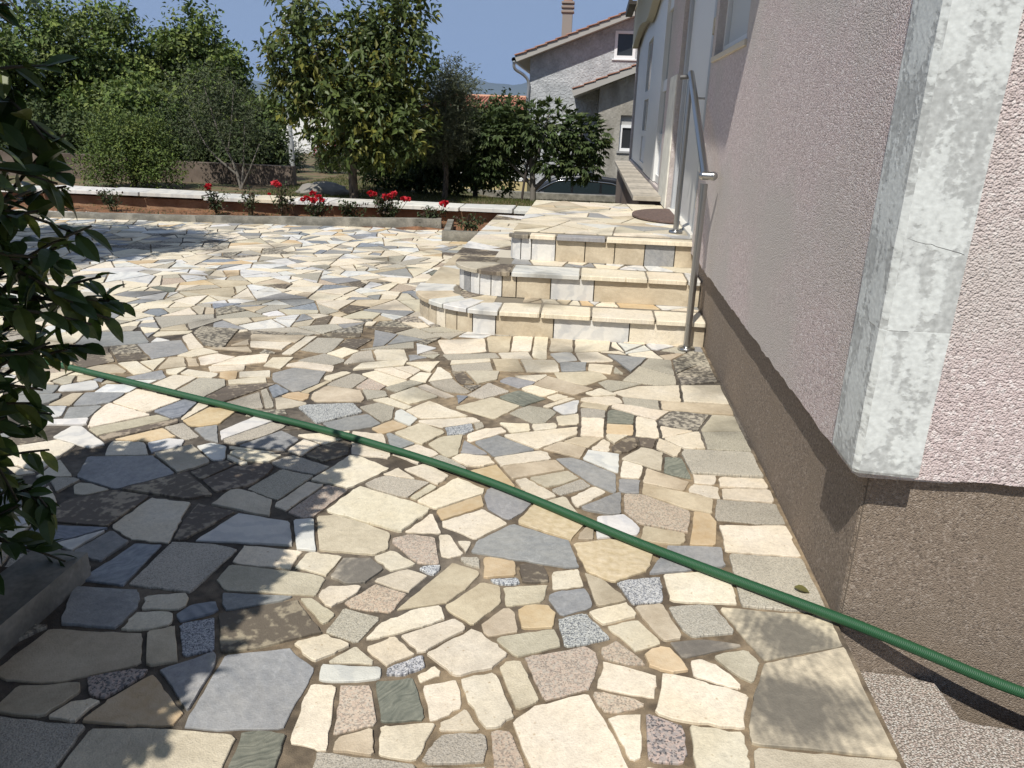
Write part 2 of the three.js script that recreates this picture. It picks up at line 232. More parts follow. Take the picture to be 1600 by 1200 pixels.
// ---------------------------------------------------------------- terrace: mortar bed and broken-slab paving
const STONES = 'd 775 -1465 449 -1463 450 -1484 453 -1512 477 -1604 539 -1757 775 -1855|d 775 -1866 556 -1775 538 -1770 453 -1998 775 -2004|g 775 -2034 750 -2013 565 -2010 524 -2016 534 -2311 775 -2316|g 439 -2004 446 -1992 484 -1887 474 -1875 361 -1841 335 -1870 303 -1977 403 -2002|t 280 -1813 241 -1875 204 -1965 289 -1990 335 -1836|c 213 -1916 107 -1861 70 -1916 111 -1943 187 -1978|c 200 -1757 119 -1856 212 -1905 275 -1803|p 149 -1799 212 -1727 218 -1719 221 -1706 182 -1699 110 -1717 103 -1759|o 332 -1700 295 -1686 255 -1692 231 -1707 221 -1744 240 -1771 265 -1786 294 -1787 331 -1715|d 390 -1840 488 -1831 488 -1821 325 -1748 294 -1808 319 -1819|l 501 -1808 524 -1764 527 -1753 494 -1673 460 -1694 407 -1766 439 -1786|c 368 -1756 416 -1730 439 -1706 450 -1692 461 -1661 461 -1649 451 -1649 422 -1654 344 -1681 337 -1743|c 247 -1673 245 -1620 236 -1581 93 -1602 112 -1707|c 467 -1628 470 -1616 442 -1507 337 -1511 271 -1520 235 -1531 267 -1681 363 -1664|p 186 -1579 210 -1564 210 -1553 170 -1531 123 -1519 107 -1523 88 -1564 85 -1578 85 -1587 107 -1590|c 197 -1390 176 -1379 167 -1379 162 -1389 118 -1508 200 -1528|q 295 -1503 300 -1471 299 -1409 286 -1384 208 -1377 210 -1529|c 311 -1501 373 -1500 441 -1497 437 -1414 431 -1366 310 -1350|l 775 -1371 443 -1327 435 -1327 451 -1453 775 -1455|d -571 -2050 -570 -2043 -605 -1965 -613 -1961 -660 -1950 -723 -1979 -711 -2086 -631 -2101|c -474 -2086 -545 -2040 -624 -2107 -569 -2161|c -322 -2256 -331 -2180 -370 -2249|s -401 -2092 -394 -2069 -411 -2031 -468 -2065 -426 -2090|g -282 -2159 -273 -2100 -280 -2100 -293 -2101 -321 -2112 -341 -2138 -341 -2150|o -164 -2152 -153 -2073 -255 -2045 -271 -2161 -242 -2164|k -73 -2142 -53 -2082 -53 -2051 -132 -2035 -148 -2107 -152 -2133 -113 -2147|c 43 -2141 56 -2045 -42 -2014 -44 -2120|l -500 -2058 -453 -2045 -427 -2028 -466 -1937 -506 -1948 -581 -1978 -581 -1989 -536 -2035|c -609 -1952 -617 -1911 -669 -1827 -691 -1842 -722 -1877 -722 -1910 -708 -1930|p -574 -1961 -468 -1926 -492 -1829 -593 -1833 -617 -1838 -639 -1857|t -269 -2064 -294 -1982 -346 -1900 -478 -1846 -473 -1865 -363 -2118 -272 -2083|t -198 -2006 -182 -1924 -251 -1810 -260 -1810 -336 -1865 -346 -1884 -256 -2023|t -156 -1904 -141 -1887 -121 -1798 -200 -1766 -216 -1779 -232 -1815 -177 -1899|l -61 -1947 -151 -1915 -170 -1910 -188 -2006 -55 -2039|s -193 -2015 -224 -2024 -234 -2038 -147 -2061 -140 -2028|o -45 -1932 -22 -1893 -25 -1831 -114 -1811 -134 -1899 -112 -1919 -81 -1930|b 61 -2037 70 -2016 86 -1946 -7 -1885 -50 -1967 -49 -1988 -15 -2013|t 116 -2088 173 -2015 185 -1988 96 -1946 56 -2121|s 288 -2132 295 -2132 298 -2086 294 -2001 201 -1974 158 -2075 164 -2083 186 -2100|s 57 -1907 64 -1907 71 -1898 131 -1808 131 -1802 95 -1783 8 -1747 -14 -1855 -13 -1869 35 -1901|g -648 -1718 -631 -1832 -512 -1803 -549 -1682|c -491 -1718 -520 -1704 -532 -1704 -514 -1764 -507 -1782 -432 -1852 -407 -1865 -358 -1885 -328 -1828 -386 -1784|c -309 -1831 -261 -1795 -365 -1673 -382 -1673 -390 -1680 -439 -1733|c -449 -1606 -524 -1667 -470 -1720 -452 -1732 -384 -1660|c -175 -1638 -198 -1626 -271 -1590 -355 -1670 -278 -1758 -247 -1791 -180 -1739 -138 -1691|l -23 -1822 -9 -1785 -2 -1750 -122 -1689 -183 -1756 -168 -1768 -50 -1816|p 70 -1762 94 -1733 102 -1703 91 -1646 74 -1591 11 -1558 -36 -1537 -96 -1687 -94 -1692 -85 -1697|l -488 -1624 -484 -1617 -484 -1608 -606 -1599 -555 -1672 -545 -1672|w -600 -1529 -617 -1588 -458 -1601 -449 -1558 -510 -1537 -538 -1533|s -355 -1610 -388 -1584 -415 -1575 -439 -1574 -445 -1598 -365 -1664 -344 -1621|c -307 -1611 -305 -1590 -352 -1557 -365 -1586 -325 -1628|c -278 -1440 -298 -1434 -341 -1546 -260 -1585 -225 -1493|c -164 -1621 -104 -1483 -103 -1473 -135 -1437 -168 -1428 -221 -1509 -250 -1586 -223 -1601|l -108 -1679 -79 -1618 -46 -1535 -99 -1497 -161 -1642 -146 -1664 -123 -1675|v -409 -1413 -460 -1545 -371 -1575 -325 -1479 -308 -1435|p -473 -1533 -456 -1508 -417 -1408 -507 -1360 -541 -1523|c -266 -1407 -274 -1412 -271 -1434 -218 -1487 -174 -1420|c -391 -1313 -407 -1396 -405 -1402 -399 -1405 -348 -1417 -281 -1427 -295 -1340 -304 -1311|t -422 -1394 -402 -1324 -405 -1313 -494 -1315 -496 -1335 -493 -1357|g -152 -1363 -157 -1326 -280 -1307 -292 -1319 -278 -1365 -261 -1399 -161 -1412|p -114 -1430 -108 -1430 -96 -1412 -52 -1299 -125 -1286 -154 -1422 -143 -1425|c 176 -1326 -35 -1298 -41 -1298 -104 -1458 -50 -1520 72 -1574 122 -1470|g -292 -1240 -504 -1212 -513 -1212 -527 -1297 -527 -1304 -499 -1306 -299 -1300|g -132 -1261 -282 -1241 -289 -1296 -146 -1318|c -853 -2106 -856 -1999 -1047 -2007 -1052 -2104 -1052 -2111 -1016 -2113|c -801 -2107 -719 -2104 -732 -1982 -846 -2014 -843 -2106|l -730 -1972 -732 -1878 -1002 -1865 -1053 -1914 -1049 -1998 -783 -1987|b -798 -1865 -798 -1858 -821 -1838 -940 -1777 -960 -1772 -984 -1807 -1006 -1853|k -660 -1722 -656 -1714 -807 -1623 -888 -1594 -969 -1752 -777 -1849|l -740 -1863 -648 -1802 -647 -1794 -651 -1768 -669 -1751 -772 -1857|s -972 -1738 -906 -1603 -978 -1567 -1054 -1695|x -1002 -1811 -972 -1766 -1038 -1714 -1059 -1703 -1072 -1715 -1083 -1736 -1062 -1782|c -1104 -1832 -1084 -1813 -1077 -1772 -1084 -1757 -1192 -1741 -1214 -1800 -1128 -1833|c -1181 -1650 -1195 -1652 -1199 -1683 -1196 -1731 -1099 -1745 -1069 -1691 -1134 -1653|b -1251 -1828 -1221 -1793 -1205 -1748 -1211 -1652 -1272 -1647 -1373 -1649 -1438 -1806 -1438 -1817|g -1155 -2111 -1065 -2087 -1065 -2078 -1094 -1841 -1295 -1848 -1294 -2089 -1293 -2099 -1247 -2106|x -1326 -2077 -1316 -2077 -1306 -1854 -1306 -1844 -1316 -1844 -1447 -1849 -1447 -1860 -1403 -2072|t -1060 -1684 -978 -1547 -983 -1543 -1049 -1517 -1121 -1649 -1064 -1683|b -892 -1584 -879 -1543 -869 -1396 -871 -1387 -1008 -1509 -920 -1586 -903 -1594|o -875 -1375 -878 -1338 -980 -1324 -995 -1323 -1096 -1323 -1070 -1405 -1018 -1497 -876 -1379|q -1045 -1508 -1035 -1508 -1034 -1488 -1086 -1397 -1131 -1404 -1169 -1457 -1125 -1482 -1079 -1503|b -622 -1570 -628 -1365 -778 -1339 -856 -1338 -873 -1589 -722 -1643|c -588 -1641 -637 -1593 -674 -1620 -718 -1664 -668 -1695 -641 -1706 -563 -1677|c -529 -1314 -599 -1324 -615 -1458 -614 -1518 -551 -1523 -507 -1315|l -708 -1219 -708 -1208 -1050 -1162 -1059 -1304 -878 -1329 -723 -1330|v -654 -1351 -612 -1349 -596 -1223 -696 -1209 -715 -1341|b -1886 -2486 -1951 -2658 -1708 -2716 -1538 -2579 -1677 -2425 -1693 -2421|c -1731 -2722 -1738 -2719 -1897 -2681 -1951 -2809 -1951 -2828 -1915 -2838 -1816 -2841|w -1662 -2891 -1646 -2825 -1730 -2742 -1799 -2833 -1737 -2890|l -1452 -2697 -1489 -2642 -1536 -2589 -1720 -2738 -1609 -2848 -1452 -2698|w -1412 -2734 -1455 -2714 -1585 -2838 -1585 -2847 -1543 -2890 -1466 -2862|k -1315 -2433 -1391 -2385 -1668 -2420 -1505 -2601|k -1557 -2158 -1812 -2162 -1812 -2184 -1807 -2314 -1684 -2412 -1532 -2393|c -1302 -2105 -1304 -2089 -1435 -2093 -1547 -2162 -1524 -2378 -1367 -2368|k -1263 -2113 -1293 -2108 -1327 -2245 -1336 -2346 -1336 -2363 -1179 -2328|l -1246 -2491 -1177 -2472 -1086 -2427 -1052 -2314 -1111 -2323 -1286 -2361 -1286 -2368 -1272 -2475|g -1008 -2649 -1043 -2522 -1071 -2430 -1214 -2500 -1157 -2685|w -1167 -2317 -1159 -2317 -963 -2285 -898 -2136 -1224 -2117|w -894 -2323 -813 -2116 -852 -2115 -879 -2117 -960 -2301|t -1276 -1425 -1368 -1425 -1408 -1452 -1386 -1626 -1129 -1644 -1065 -1526 -1218 -1440|t -1171 -1443 -1151 -1414 -1188 -1320 -1272 -1320 -1310 -1324 -1315 -1405|c -1086 -1387 -1108 -1319 -1179 -1319 -1153 -1383 -1115 -1392|b -1977 -2412 -1952 -2412 -1931 -2244 -1957 -2174 -1983 -2174 -2103 -2328 -2103 -2349|l -1851 -2448 -1828 -2448 -1793 -2445 -1701 -2413 -1770 -2355 -1813 -2363 -1851 -2420|g -1062 -1154 -1171 -1139 -1301 -1298 -1301 -1310 -1069 -1310|b -1427 -2077 -1445 -1976 -1449 -1956 -1470 -1956 -1563 -1986 -1563 -2005 -1523 -2137|k -1398 -2729 -1351 -2689 -1414 -2551 -1439 -2556 -1493 -2604 -1432 -2714|k -1188 -2699 -1190 -2609 -1218 -2521 -1318 -2457 -1409 -2538 -1347 -2674 -1218 -2723|c -1206 -2811 -1208 -2784 -1236 -2733 -1318 -2733 -1412 -2780 -1423 -2807 -1407 -2828|c 541 -4053 548 -4053 533 -3793 511 -3792 242 -3818 182 -3877 314 -4001|c 760 -4096 775 -4096 775 -3798 543 -3791 558 -4057|t 775 -3789 775 -3642 472 -3648 422 -3660 424 -3776 449 -3778|g 230 -3809 415 -3792 412 -3659 239 -3702|c 386 -3507 351 -3524 167 -3642 173 -3667 216 -3698 457 -3638|v 170 -3610 213 -3601 281 -3557 270 -3434 146 -3428 147 -3465 153 -3587|g 144 -3591 138 -3481 21 -3475 19 -3600 63 -3608|c 25 -3466 136 -3472 129 -3239 23 -3241|o 140 -3295 144 -3418 270 -3424 266 -3296|c 275 -3287 280 -3437 289 -3543 384 -3497 384 -3277|e 551 -3637 650 -3620 565 -3400 394 -3448 394 -3501 468 -3639|l 775 -3438 585 -3403 584 -3423 664 -3630 689 -3635 775 -3633|c 549 -3394 396 -3288 396 -3437|c 167 -3192 139 -3242 140 -3285 245 -3286 175 -3180|k 271 -3259 277 -3159 236 -3094 208 -3084 168 -3089 163 -3097 164 -3146 232 -3249|k 286 -3179 284 -3272 365 -3264 345 -3156|c 484 -3177 415 -3250 403 -3271 403 -3282 553 -3382 574 -3383 574 -3186|c 426 -3086 355 -3161 375 -3268 386 -3267 472 -3176 440 -3086|g 775 -3193 584 -3188 583 -3393 775 -3428|g 775 -2933 484 -2928 464 -3125 479 -3168 604 -3179 775 -3184|l 344 -3147 379 -3122 384 -3117 362 -2930 201 -3020 294 -3166|v 476 -2873 393 -2900 370 -2915 389 -3076 459 -3077 478 -2901|c 483 -2837 488 -2919 584 -2921 566 -2830|c 775 -2833 576 -2820 592 -2911 775 -2920|c 448 -2760 474 -2828 554 -2821 577 -2809 568 -2715 536 -2715|c 775 -2715 577 -2715 586 -2806 642 -2815 775 -2823|g 775 -2550 680 -2535 530 -2541 526 -2561 551 -2705 775 -2706|t 302 -2945 319 -2936 468 -2839 436 -2757 279 -2808 281 -2831|t 479 -2733 541 -2702 520 -2584 412 -2618 269 -2711 278 -2798|p 195 -2547 199 -2674 202 -2694 276 -2696 442 -2587 415 -2431 245 -2470|o 513 -2576 526 -2516 498 -2352 410 -2345 452 -2589 471 -2589|t 393 -2427 406 -2416 394 -2346 325 -2341 243 -2355 261 -2456|c 775 -2326 525 -2320 531 -2489 533 -2502 775 -2541|b 512 -2226 402 -2189 268 -2147 259 -2147 336 -2330 516 -2344|c 483 -2202 492 -2202 518 -2125 515 -2054 511 -2017 313 -2006 303 -2148 369 -2168|b 190 -2700 185 -2532 141 -2518 46 -2541 40 -2554 63 -2585 181 -2702|w 236 -2465 247 -2430 239 -2385 95 -2340 94 -2493 197 -2526|r 143 -2343 294 -2325 294 -2315 268 -2191 257 -2165 147 -2082 65 -2126 35 -2217 16 -2298|t 59 -2415 85 -2407 85 -2333 65 -2326 33 -2326 33 -2337 36 -2361|r -136 -2549 55 -2432 8 -2316 -110 -2368 -188 -2408|b -246 -2674 -140 -2565 -170 -2484 -212 -2427 -226 -2427 -236 -2430 -300 -2491 -326 -2581 -325 -2645 -296 -2678|b 4 -2308 40 -2150 1 -2141 -320 -2187 -306 -2263 -203 -2397|l 35 -2502 23 -2502 -11 -2505 -119 -2568 -119 -2575 -24 -2643|g 76 -2744 45 -2706 -42 -2642 -82 -2680 36 -2799|c 137 -2702 28 -2554 22 -2558 -6 -2624 84 -2740|c -50 -2636 -125 -2582 -192 -2670 -229 -2742 -187 -2768|l -26 -2863 -16 -2863 13 -2823 26 -2802 -32 -2744 -100 -2698 -177 -2771|t -76 -2960 -28 -2876 -238 -2748 -292 -2853|o -316 -2878 -214 -2681 -328 -2690 -423 -2793|b 172 -2707 161 -2696 78 -2757 -46 -2926 -77 -2981 -12 -3001 39 -2979 176 -2866|w 183 -2875 37 -2993 61 -3089 193 -3071 190 -2950|c 189 -2838 205 -3007 294 -2957 273 -2840|b 271 -2830 259 -2705 214 -2704 182 -2712 184 -2827|c -108 -3028 -94 -2962 -295 -2862 -335 -2938 -169 -3033 -136 -3041|t 62 -3116 -47 -3165 -47 -3174 3 -3231 120 -3230|t -62 -3158 -39 -3151 56 -3108 28 -2994 -139 -3069|c 129 -3227 156 -3193 154 -3086 75 -3096 75 -3110 80 -3130|c 10 -3345 10 -3255 -161 -3058 -288 -3150 -326 -3188|b -163 -3047 -335 -2949 -443 -3089 -348 -3183|c -312 -3238 -313 -3230 -459 -3086 -473 -3100 -488 -3169 -417 -3254 -337 -3280|c -201 -3260 -290 -3220 -357 -3333 -215 -3343|c -83 -3314 -192 -3264 -206 -3343 -95 -3381|c 186 -3819 223 -3786 228 -3718 163 -3672 29 -3706 15 -3719 15 -3749 44 -3770|t 162 -3663 147 -3600 17 -3628 19 -3678 32 -3696|c 118 -3927 209 -3837 86 -3795 35 -3831|c -336 -2170 -381 -2138 -405 -2144 -443 -2278 -406 -2293|p -530 -2272 -448 -2261 -403 -2101 -470 -2095 -503 -2121 -585 -2207 -590 -2236 -544 -2270|c -557 -2484 -499 -2447 -572 -2274 -872 -2379 -847 -2472 -821 -2560 -804 -2589|l -715 -2314 -604 -2262 -586 -2157 -623 -2121 -805 -2122 -880 -2313 -885 -2327 -885 -2336 -826 -2353|c -454 -2728 -337 -2652 -328 -2614 -490 -2453 -567 -2502|o -339 -2590 -316 -2511 -353 -2470 -452 -2378 -483 -2442 -481 -2449|c -313 -2269 -441 -2342 -451 -2366 -315 -2492 -215 -2397|c -495 -2433 -431 -2293 -441 -2289 -560 -2279|g -609 -2530 -647 -2533 -767 -2584 -795 -2613 -767 -2662 -728 -2695 -562 -2667 -553 -2661|c -608 -2685 -750 -2708 -717 -2766 -701 -2778|c -572 -2813 -489 -2739 -489 -2726 -500 -2689 -521 -2649 -671 -2761 -682 -2772 -609 -2834|l -513 -2631 -571 -2516 -599 -2528 -547 -2652|c -879 -2854 -732 -2758 -844 -2564 -1007 -2610 -927 -2856|k -1028 -2984 -966 -2969 -937 -2868 -945 -2856 -1014 -2779 -1093 -2817 -1111 -2829 -1086 -2914|c -849 -3102 -769 -2908 -759 -2857 -927 -2866 -996 -3110|p -933 -2579 -840 -2553 -899 -2331 -940 -2318 -1001 -2346|c -1008 -2356 -1064 -2387 -1069 -2403 -1011 -2597 -943 -2578|g -975 -2740 -988 -2699 -1010 -2660 -1171 -2698 -1223 -2738 -1191 -2795 -1158 -2827|c -1177 -2990 -1168 -2989 -1086 -2946 -1123 -2821 -1200 -2858|c -1006 -3119 -999 -3035 -1070 -2949 -1224 -3029|b -828 -3121 -691 -3025 -765 -2923 -840 -3107|l -701 -3254 -595 -3192 -586 -3163 -657 -3017 -713 -3052 -807 -3118 -723 -3263|c -633 -2827 -638 -2822 -757 -2897 -761 -2913 -681 -3021 -593 -2967 -565 -2934|l -501 -3161 -487 -2951 -511 -2921 -527 -2912 -540 -2920 -638 -3034 -596 -3120|c -355 -2948 -344 -2934 -324 -2883 -372 -2846 -423 -2837 -432 -2837 -454 -2853 -511 -2905 -474 -2953|g -427 -2815 -444 -2785 -469 -2764 -610 -2846 -562 -2922 -513 -2893|b -384 -2997 -364 -2971 -401 -2960 -479 -2963 -487 -3095|s -1014 -3344 -1182 -3171 -1337 -3354 -1337 -3367 -1306 -3399 -1093 -3454|b -893 -3229 -924 -3182 -977 -3142 -1083 -3098 -1158 -3182 -1064 -3279 -987 -3332|o -763 -3212 -773 -3195 -849 -3112 -878 -3113 -926 -3162 -850 -3276|g -980 -3493 -886 -3446 -859 -3289 -895 -3245 -1056 -3420|w -758 -3225 -833 -3275 -851 -3297 -866 -3383 -845 -3417 -740 -3315|c -738 -3564 -516 -3390 -516 -3381 -686 -3326 -732 -3320 -823 -3409|s -482 -3297 -460 -3218 -497 -3173 -570 -3142 -597 -3227|l -432 -3680 -279 -3573 -384 -3377 -591 -3488 -591 -3516|v -159 -3707 -266 -3575 -355 -3638 -406 -3685 -310 -3813|c -491 -3379 -435 -3336 -617 -3226 -737 -3280 -733 -3300|g -121 -3558 -94 -3521 -145 -3374 -198 -3356 -325 -3467 -295 -3524 -240 -3591|c -115 -3828 -101 -3817 -177 -3731 -273 -3798 -306 -3837 -249 -3901|t 85 -3903 -17 -3785 -244 -3909 -174 -4070|w -6 -3709 10 -3709 1 -3530 -67 -3499 -124 -3579 -21 -3703|c -51 -3738 -5 -3737 -141 -3574 -151 -3576 -170 -3593|c 11 -3524 14 -3388 -61 -3360 -82 -3360 -102 -3470|c -108 -3796 -80 -3784 -43 -3764 -110 -3681 -163 -3732|b -1385 -3916 -1362 -3710 -1411 -3585 -1444 -3564 -1591 -3694 -1630 -3744 -1658 -3826 -1584 -3945|t -1362 -3557 -1406 -3573 -1332 -3761 -1307 -3750|t -1067 -3544 -1062 -3519 -1062 -3490 -1271 -3449 -1287 -3449 -1322 -3482 -1340 -3565 -1304 -3689 -1115 -3651|o -1332 -3484 -1350 -3447 -1479 -3491 -1459 -3543 -1419 -3568 -1344 -3541|x -1567 -3659 -1460 -3565 -1497 -3472 -1506 -3462 -1591 -3605|g -1452 -3337 -1485 -3316 -1608 -3552 -1595 -3581 -1590 -3584 -1479 -3397|l -1476 -3480 -1326 -3429 -1315 -3417 -1315 -3403 -1360 -3357 -1429 -3310 -1496 -3459|c -1298 -3927 -1271 -3927 -1244 -3909 -1311 -3762 -1361 -3785 -1366 -3829|g -1137 -3853 -1168 -3671 -1311 -3700 -1281 -3806 -1236 -3903 -1196 -3904|p -1021 -3670 -1102 -3667 -1156 -3685 -1141 -3774 -1123 -3837 -1003 -3734|g -1044 -3517 -1108 -3657 -987 -3662 -956 -3586|c -913 -3849 -995 -3743 -1192 -3913 -1129 -3982|c -700 -3630 -825 -3494 -942 -3575 -950 -3595 -854 -3753|c -622 -3652 -668 -3617 -843 -3756 -812 -3811|g -819 -3829 -926 -3652 -1002 -3701 -994 -3728 -899 -3852|g -557 -3731 -568 -3703 -676 -3710 -758 -3779 -797 -3847 -688 -3926|g -485 -3890 -472 -3890 -353 -3774 -480 -3644 -567 -3679|k -557 -3874 -617 -3837 -652 -3889 -715 -4057 -636 -4046|c -804 -4114 -786 -4114 -706 -4006 -682 -3942 -805 -3858|g -518 -4273 -481 -4124 -678 -4061 -708 -4066 -737 -4171|l -447 -4106 -444 -3973 -444 -3959 -538 -3868 -634 -4065 -541 -4095|c -927 -3869 -1145 -4003 -1051 -4054 -909 -3950|c -884 -4048 -904 -3959 -1048 -4063 -957 -4110|c -814 -4005 -815 -3838 -883 -3857 -913 -3876 -883 -4009|c -824 -4219 -810 -4219 -823 -4015 -829 -4016 -1000 -4157|c -1001 -4199 -996 -4100 -1255 -3968 -1255 -3988 -1242 -4101 -1110 -4176|c -1089 -4411 -1062 -4411 -999 -4213 -1176 -4172 -1239 -4341 -1240 -4352 -1240 -4379|g -1254 -4354 -1178 -4148 -1307 -4075 -1313 -4072 -1341 -4072 -1342 -4248 -1317 -4321|c -1350 -4346 -1324 -4328 -1376 -4176 -1495 -4245 -1438 -4387|g -1351 -4150 -1350 -4105 -1386 -4032 -1608 -4068 -1608 -4082 -1507 -4241|c -1377 -4021 -1356 -3941 -1356 -3922 -1638 -3963 -1638 -3992 -1592 -4056|k -1356 -4602 -1319 -4602 -1319 -4568 -1354 -4358 -1476 -4415 -1479 -4564|g -1499 -4570 -1488 -4570 -1484 -4299 -1503 -4251 -1543 -4248 -1673 -4279 -1664 -4559|c -1681 -4583 -1672 -4583 -1686 -4173 -1748 -4177 -1739 -4560|t -1764 -4590 -1748 -4590 -1752 -4434 -2043 -4423 -2082 -4514 -2082 -4549|c -1773 -4424 -1777 -4265 -1804 -4265 -1982 -4281 -2031 -4396 -2031 -4414|c -802 -3467 -825 -3426 -1018 -3525 -956 -3573|c -621 -4764 -569 -4481 -669 -4425 -814 -4381 -905 -4644 -905 -4672|t -465 -4852 -455 -4852 -434 -4504 -490 -4484 -559 -4484 -607 -4768 -606 -4821|c -337 -4908 -315 -4908 -303 -4540 -425 -4513 -446 -4855|c -217 -4906 -197 -4388 -225 -4382 -277 -4411 -291 -4462 -304 -4863 -295 -4889|l -58 -4914 -45 -4581 -193 -4576 -202 -4883|c 157 -4908 192 -4908 192 -4875 176 -4651 -35 -4577 -42 -4864|c -503 -4470 -379 -4514 -317 -4527 -280 -4385 -460 -4358|w -128 -4347 -185 -4504 -186 -4515 -90 -4570 -53 -4571 -36 -4523 -11 -4416|c 105 -4616 200 -4468 200 -4437 134 -4412 11 -4386 -4 -4425 -34 -4560 -16 -4574|t -310 -4132 -465 -4113 -520 -4340 -365 -4362|c -216 -4138 -290 -4129 -300 -4129 -352 -4346 -153 -4387 -124 -4307 -112 -4170|b -103 -4172 -117 -4342 -97 -4354 44 -4383 37 -4214|c 166 -4358 198 -4358 198 -4324 182 -4185 47 -4232 52 -4357|l 128 -4194 158 -4119 158 -4101 44 -3965 24 -3965 -11 -3977 -116 -4044 -141 -4141 -141 -4150 69 -4214|b -387 -4026 -362 -4026 -231 -3964 -254 -3911 -313 -3843 -427 -3935 -427 -3959|c -530 -4340 -516 -4284 -742 -4179 -749 -4266|g -768 -4270 -826 -4362 -510 -4462 -474 -4368|c -2219 -3462 -2099 -3424 -1924 -3352 -1991 -3160 -2221 -3257|c -2007 -3678 -2030 -3422 -2114 -3439 -2194 -3464 -2148 -3698 -2056 -3693|g -1810 -3587 -1840 -3358 -2019 -3430 -1998 -3678 -1869 -3682 -1852 -3675|c -2121 -2959 -2139 -2951 -2149 -2959 -2207 -3078 -2229 -3208 -2223 -3246 -1952 -3133|l -1840 -3102 -2050 -2873 -2131 -2935 -1925 -3147|k -1994 -2832 -2042 -2868 -1817 -3114 -1783 -3072|o -1720 -2919 -1793 -2851 -1959 -2847 -1824 -3000|w -2184 -2963 -1962 -2795 -1998 -2750 -2019 -2750 -2222 -2824 -2223 -2956|b -2239 -3212 -2212 -3056 -2314 -3025 -2377 -3163|w -2431 -2963 -2501 -3157 -2394 -3177 -2339 -3056|w -2364 -2940 -2365 -3000 -2203 -3048 -2168 -2976|b -2237 -3396 -2230 -3358 -2230 -3252 -2238 -3244 -2279 -3208 -2369 -3176 -2422 -3357 -2407 -3363|t -2383 -3189 -2487 -3169 -2482 -3345 -2431 -3355|b -2518 -3323 -2494 -3267 -2495 -3203 -2512 -3175 -2600 -3127 -2641 -3125 -2658 -3125 -2740 -3243 -2740 -3255|b -2618 -3434 -2611 -3434 -2564 -3319 -2766 -3257 -2766 -3284 -2734 -3412|w -2503 -3528 -2474 -3528 -2408 -3441 -2408 -3408 -2541 -3357 -2559 -3357 -2575 -3370 -2599 -3431|w -2229 -3496 -2229 -3407 -2391 -3376 -2397 -3468 -2397 -3495 -2319 -3511|w -2188 -3606 -2207 -3502 -2347 -3525 -2349 -3574|b -2166 -3653 -2173 -3618 -2332 -3586 -2363 -3590 -2363 -3615 -2248 -3761|w -2514 -3163 -2455 -2998 -2482 -2998 -2619 -3106|o -1602 -3261 -1602 -3244 -1605 -3090 -1667 -3045 -1723 -3047 -1784 -3095 -1745 -3274 -1708 -3275|x -1911 -3358 -1831 -3329 -1814 -3144 -1842 -3114 -1973 -3183|c -1921 -3726 -1936 -3690 -2005 -3688 -2130 -3727 -2131 -3802 -1936 -3765|c -2160 -3829 -2141 -3829 -2139 -3707 -2197 -3710 -2236 -3761|k -1595 -3671 -1586 -3671 -1577 -3660 -1738 -3299 -1831 -3356 -1801 -3590 -1624 -3665|g -1604 -3524 -1491 -3307 -1587 -3268 -1729 -3287|b -1514 -2889 -1585 -2915 -1689 -3016 -1609 -3076|g -1623 -2938 -1655 -2901 -1681 -2900 -1823 -3012 -1770 -3072 -1717 -3030|w -1486 -3208 -1458 -3208 -1379 -3175 -1518 -2919 -1564 -3010|g -1383 -3148 -1309 -3127 -1309 -3097 -1336 -3023 -1419 -2885 -1491 -2895 -1507 -2920|b -1303 -3059 -1189 -2977 -1209 -2862 -1319 -2856 -1416 -2870|c -1239 -2834 -1240 -2824 -1446 -2841 -1457 -2867|b -2800 -4467 -2779 -4467 -2604 -4249 -2604 -4242 -2741 -4145 -2823 -4094 -2984 -4113 -3067 -4349 -3067 -4377|b -2305 -4063 -2354 -3998 -2410 -3938 -2651 -4197 -2447 -4342 -2288 -4122|k -2674 -3711 -2838 -3839 -2881 -4022 -2881 -4046 -2774 -4095 -2751 -4068 -2578 -3857|e -2662 -3979 -2776 -4112 -2654 -4187 -2513 -4035|k -2426 -3921 -2557 -3846 -2659 -3970 -2506 -4027 -2417 -3931|c -2460 -4490 -2230 -4201 -2291 -4143 -2474 -4396|e -2473 -4657 -2440 -4657 -2216 -4645 -2133 -4270 -2133 -4235 -2169 -4235 -2262 -4256 -2462 -4514 -2473 -4624|c -2229 -4189 -2103 -4137 -2209 -4013 -2236 -4013 -2307 -4023 -2269 -4151|c -2110 -4113 -1976 -4067 -2015 -3961 -2076 -3891 -2097 -3891 -2183 -4026|c -1842 -4160 -1809 -4160 -1770 -4030 -1770 -4009 -1868 -3940 -2036 -3878 -1961 -4081|t -2161 -3855 -2283 -3768 -2338 -3989 -2291 -4011 -2257 -4006|t -2094 -3869 -2151 -3857 -2244 -4003 -2180 -4004|c -2285 -3729 -2315 -3692 -2353 -3663 -2548 -3834 -2524 -3854 -2468 -3886|c -2362 -3975 -2344 -3975 -2295 -3761 -2296 -3753 -2449 -3882|c -1856 -3934 -1823 -3847 -1987 -3784 -1997 -3786 -2041 -3866|o -1834 -3678 -1902 -3706 -1933 -3783 -1921 -3799 -1853 -3825 -1801 -3699|c -1684 -3873 -1648 -3768 -1802 -3725 -1837 -3812|c -1660 -3755 -1626 -3675 -1805 -3598 -1837 -3665 -1721 -3738|t -2420 -3709 -2420 -3681 -2582 -3649 -2597 -3649 -2665 -3707 -2621 -3775 -2543 -3816';
const terrace = struct(group('terrace_paving'));
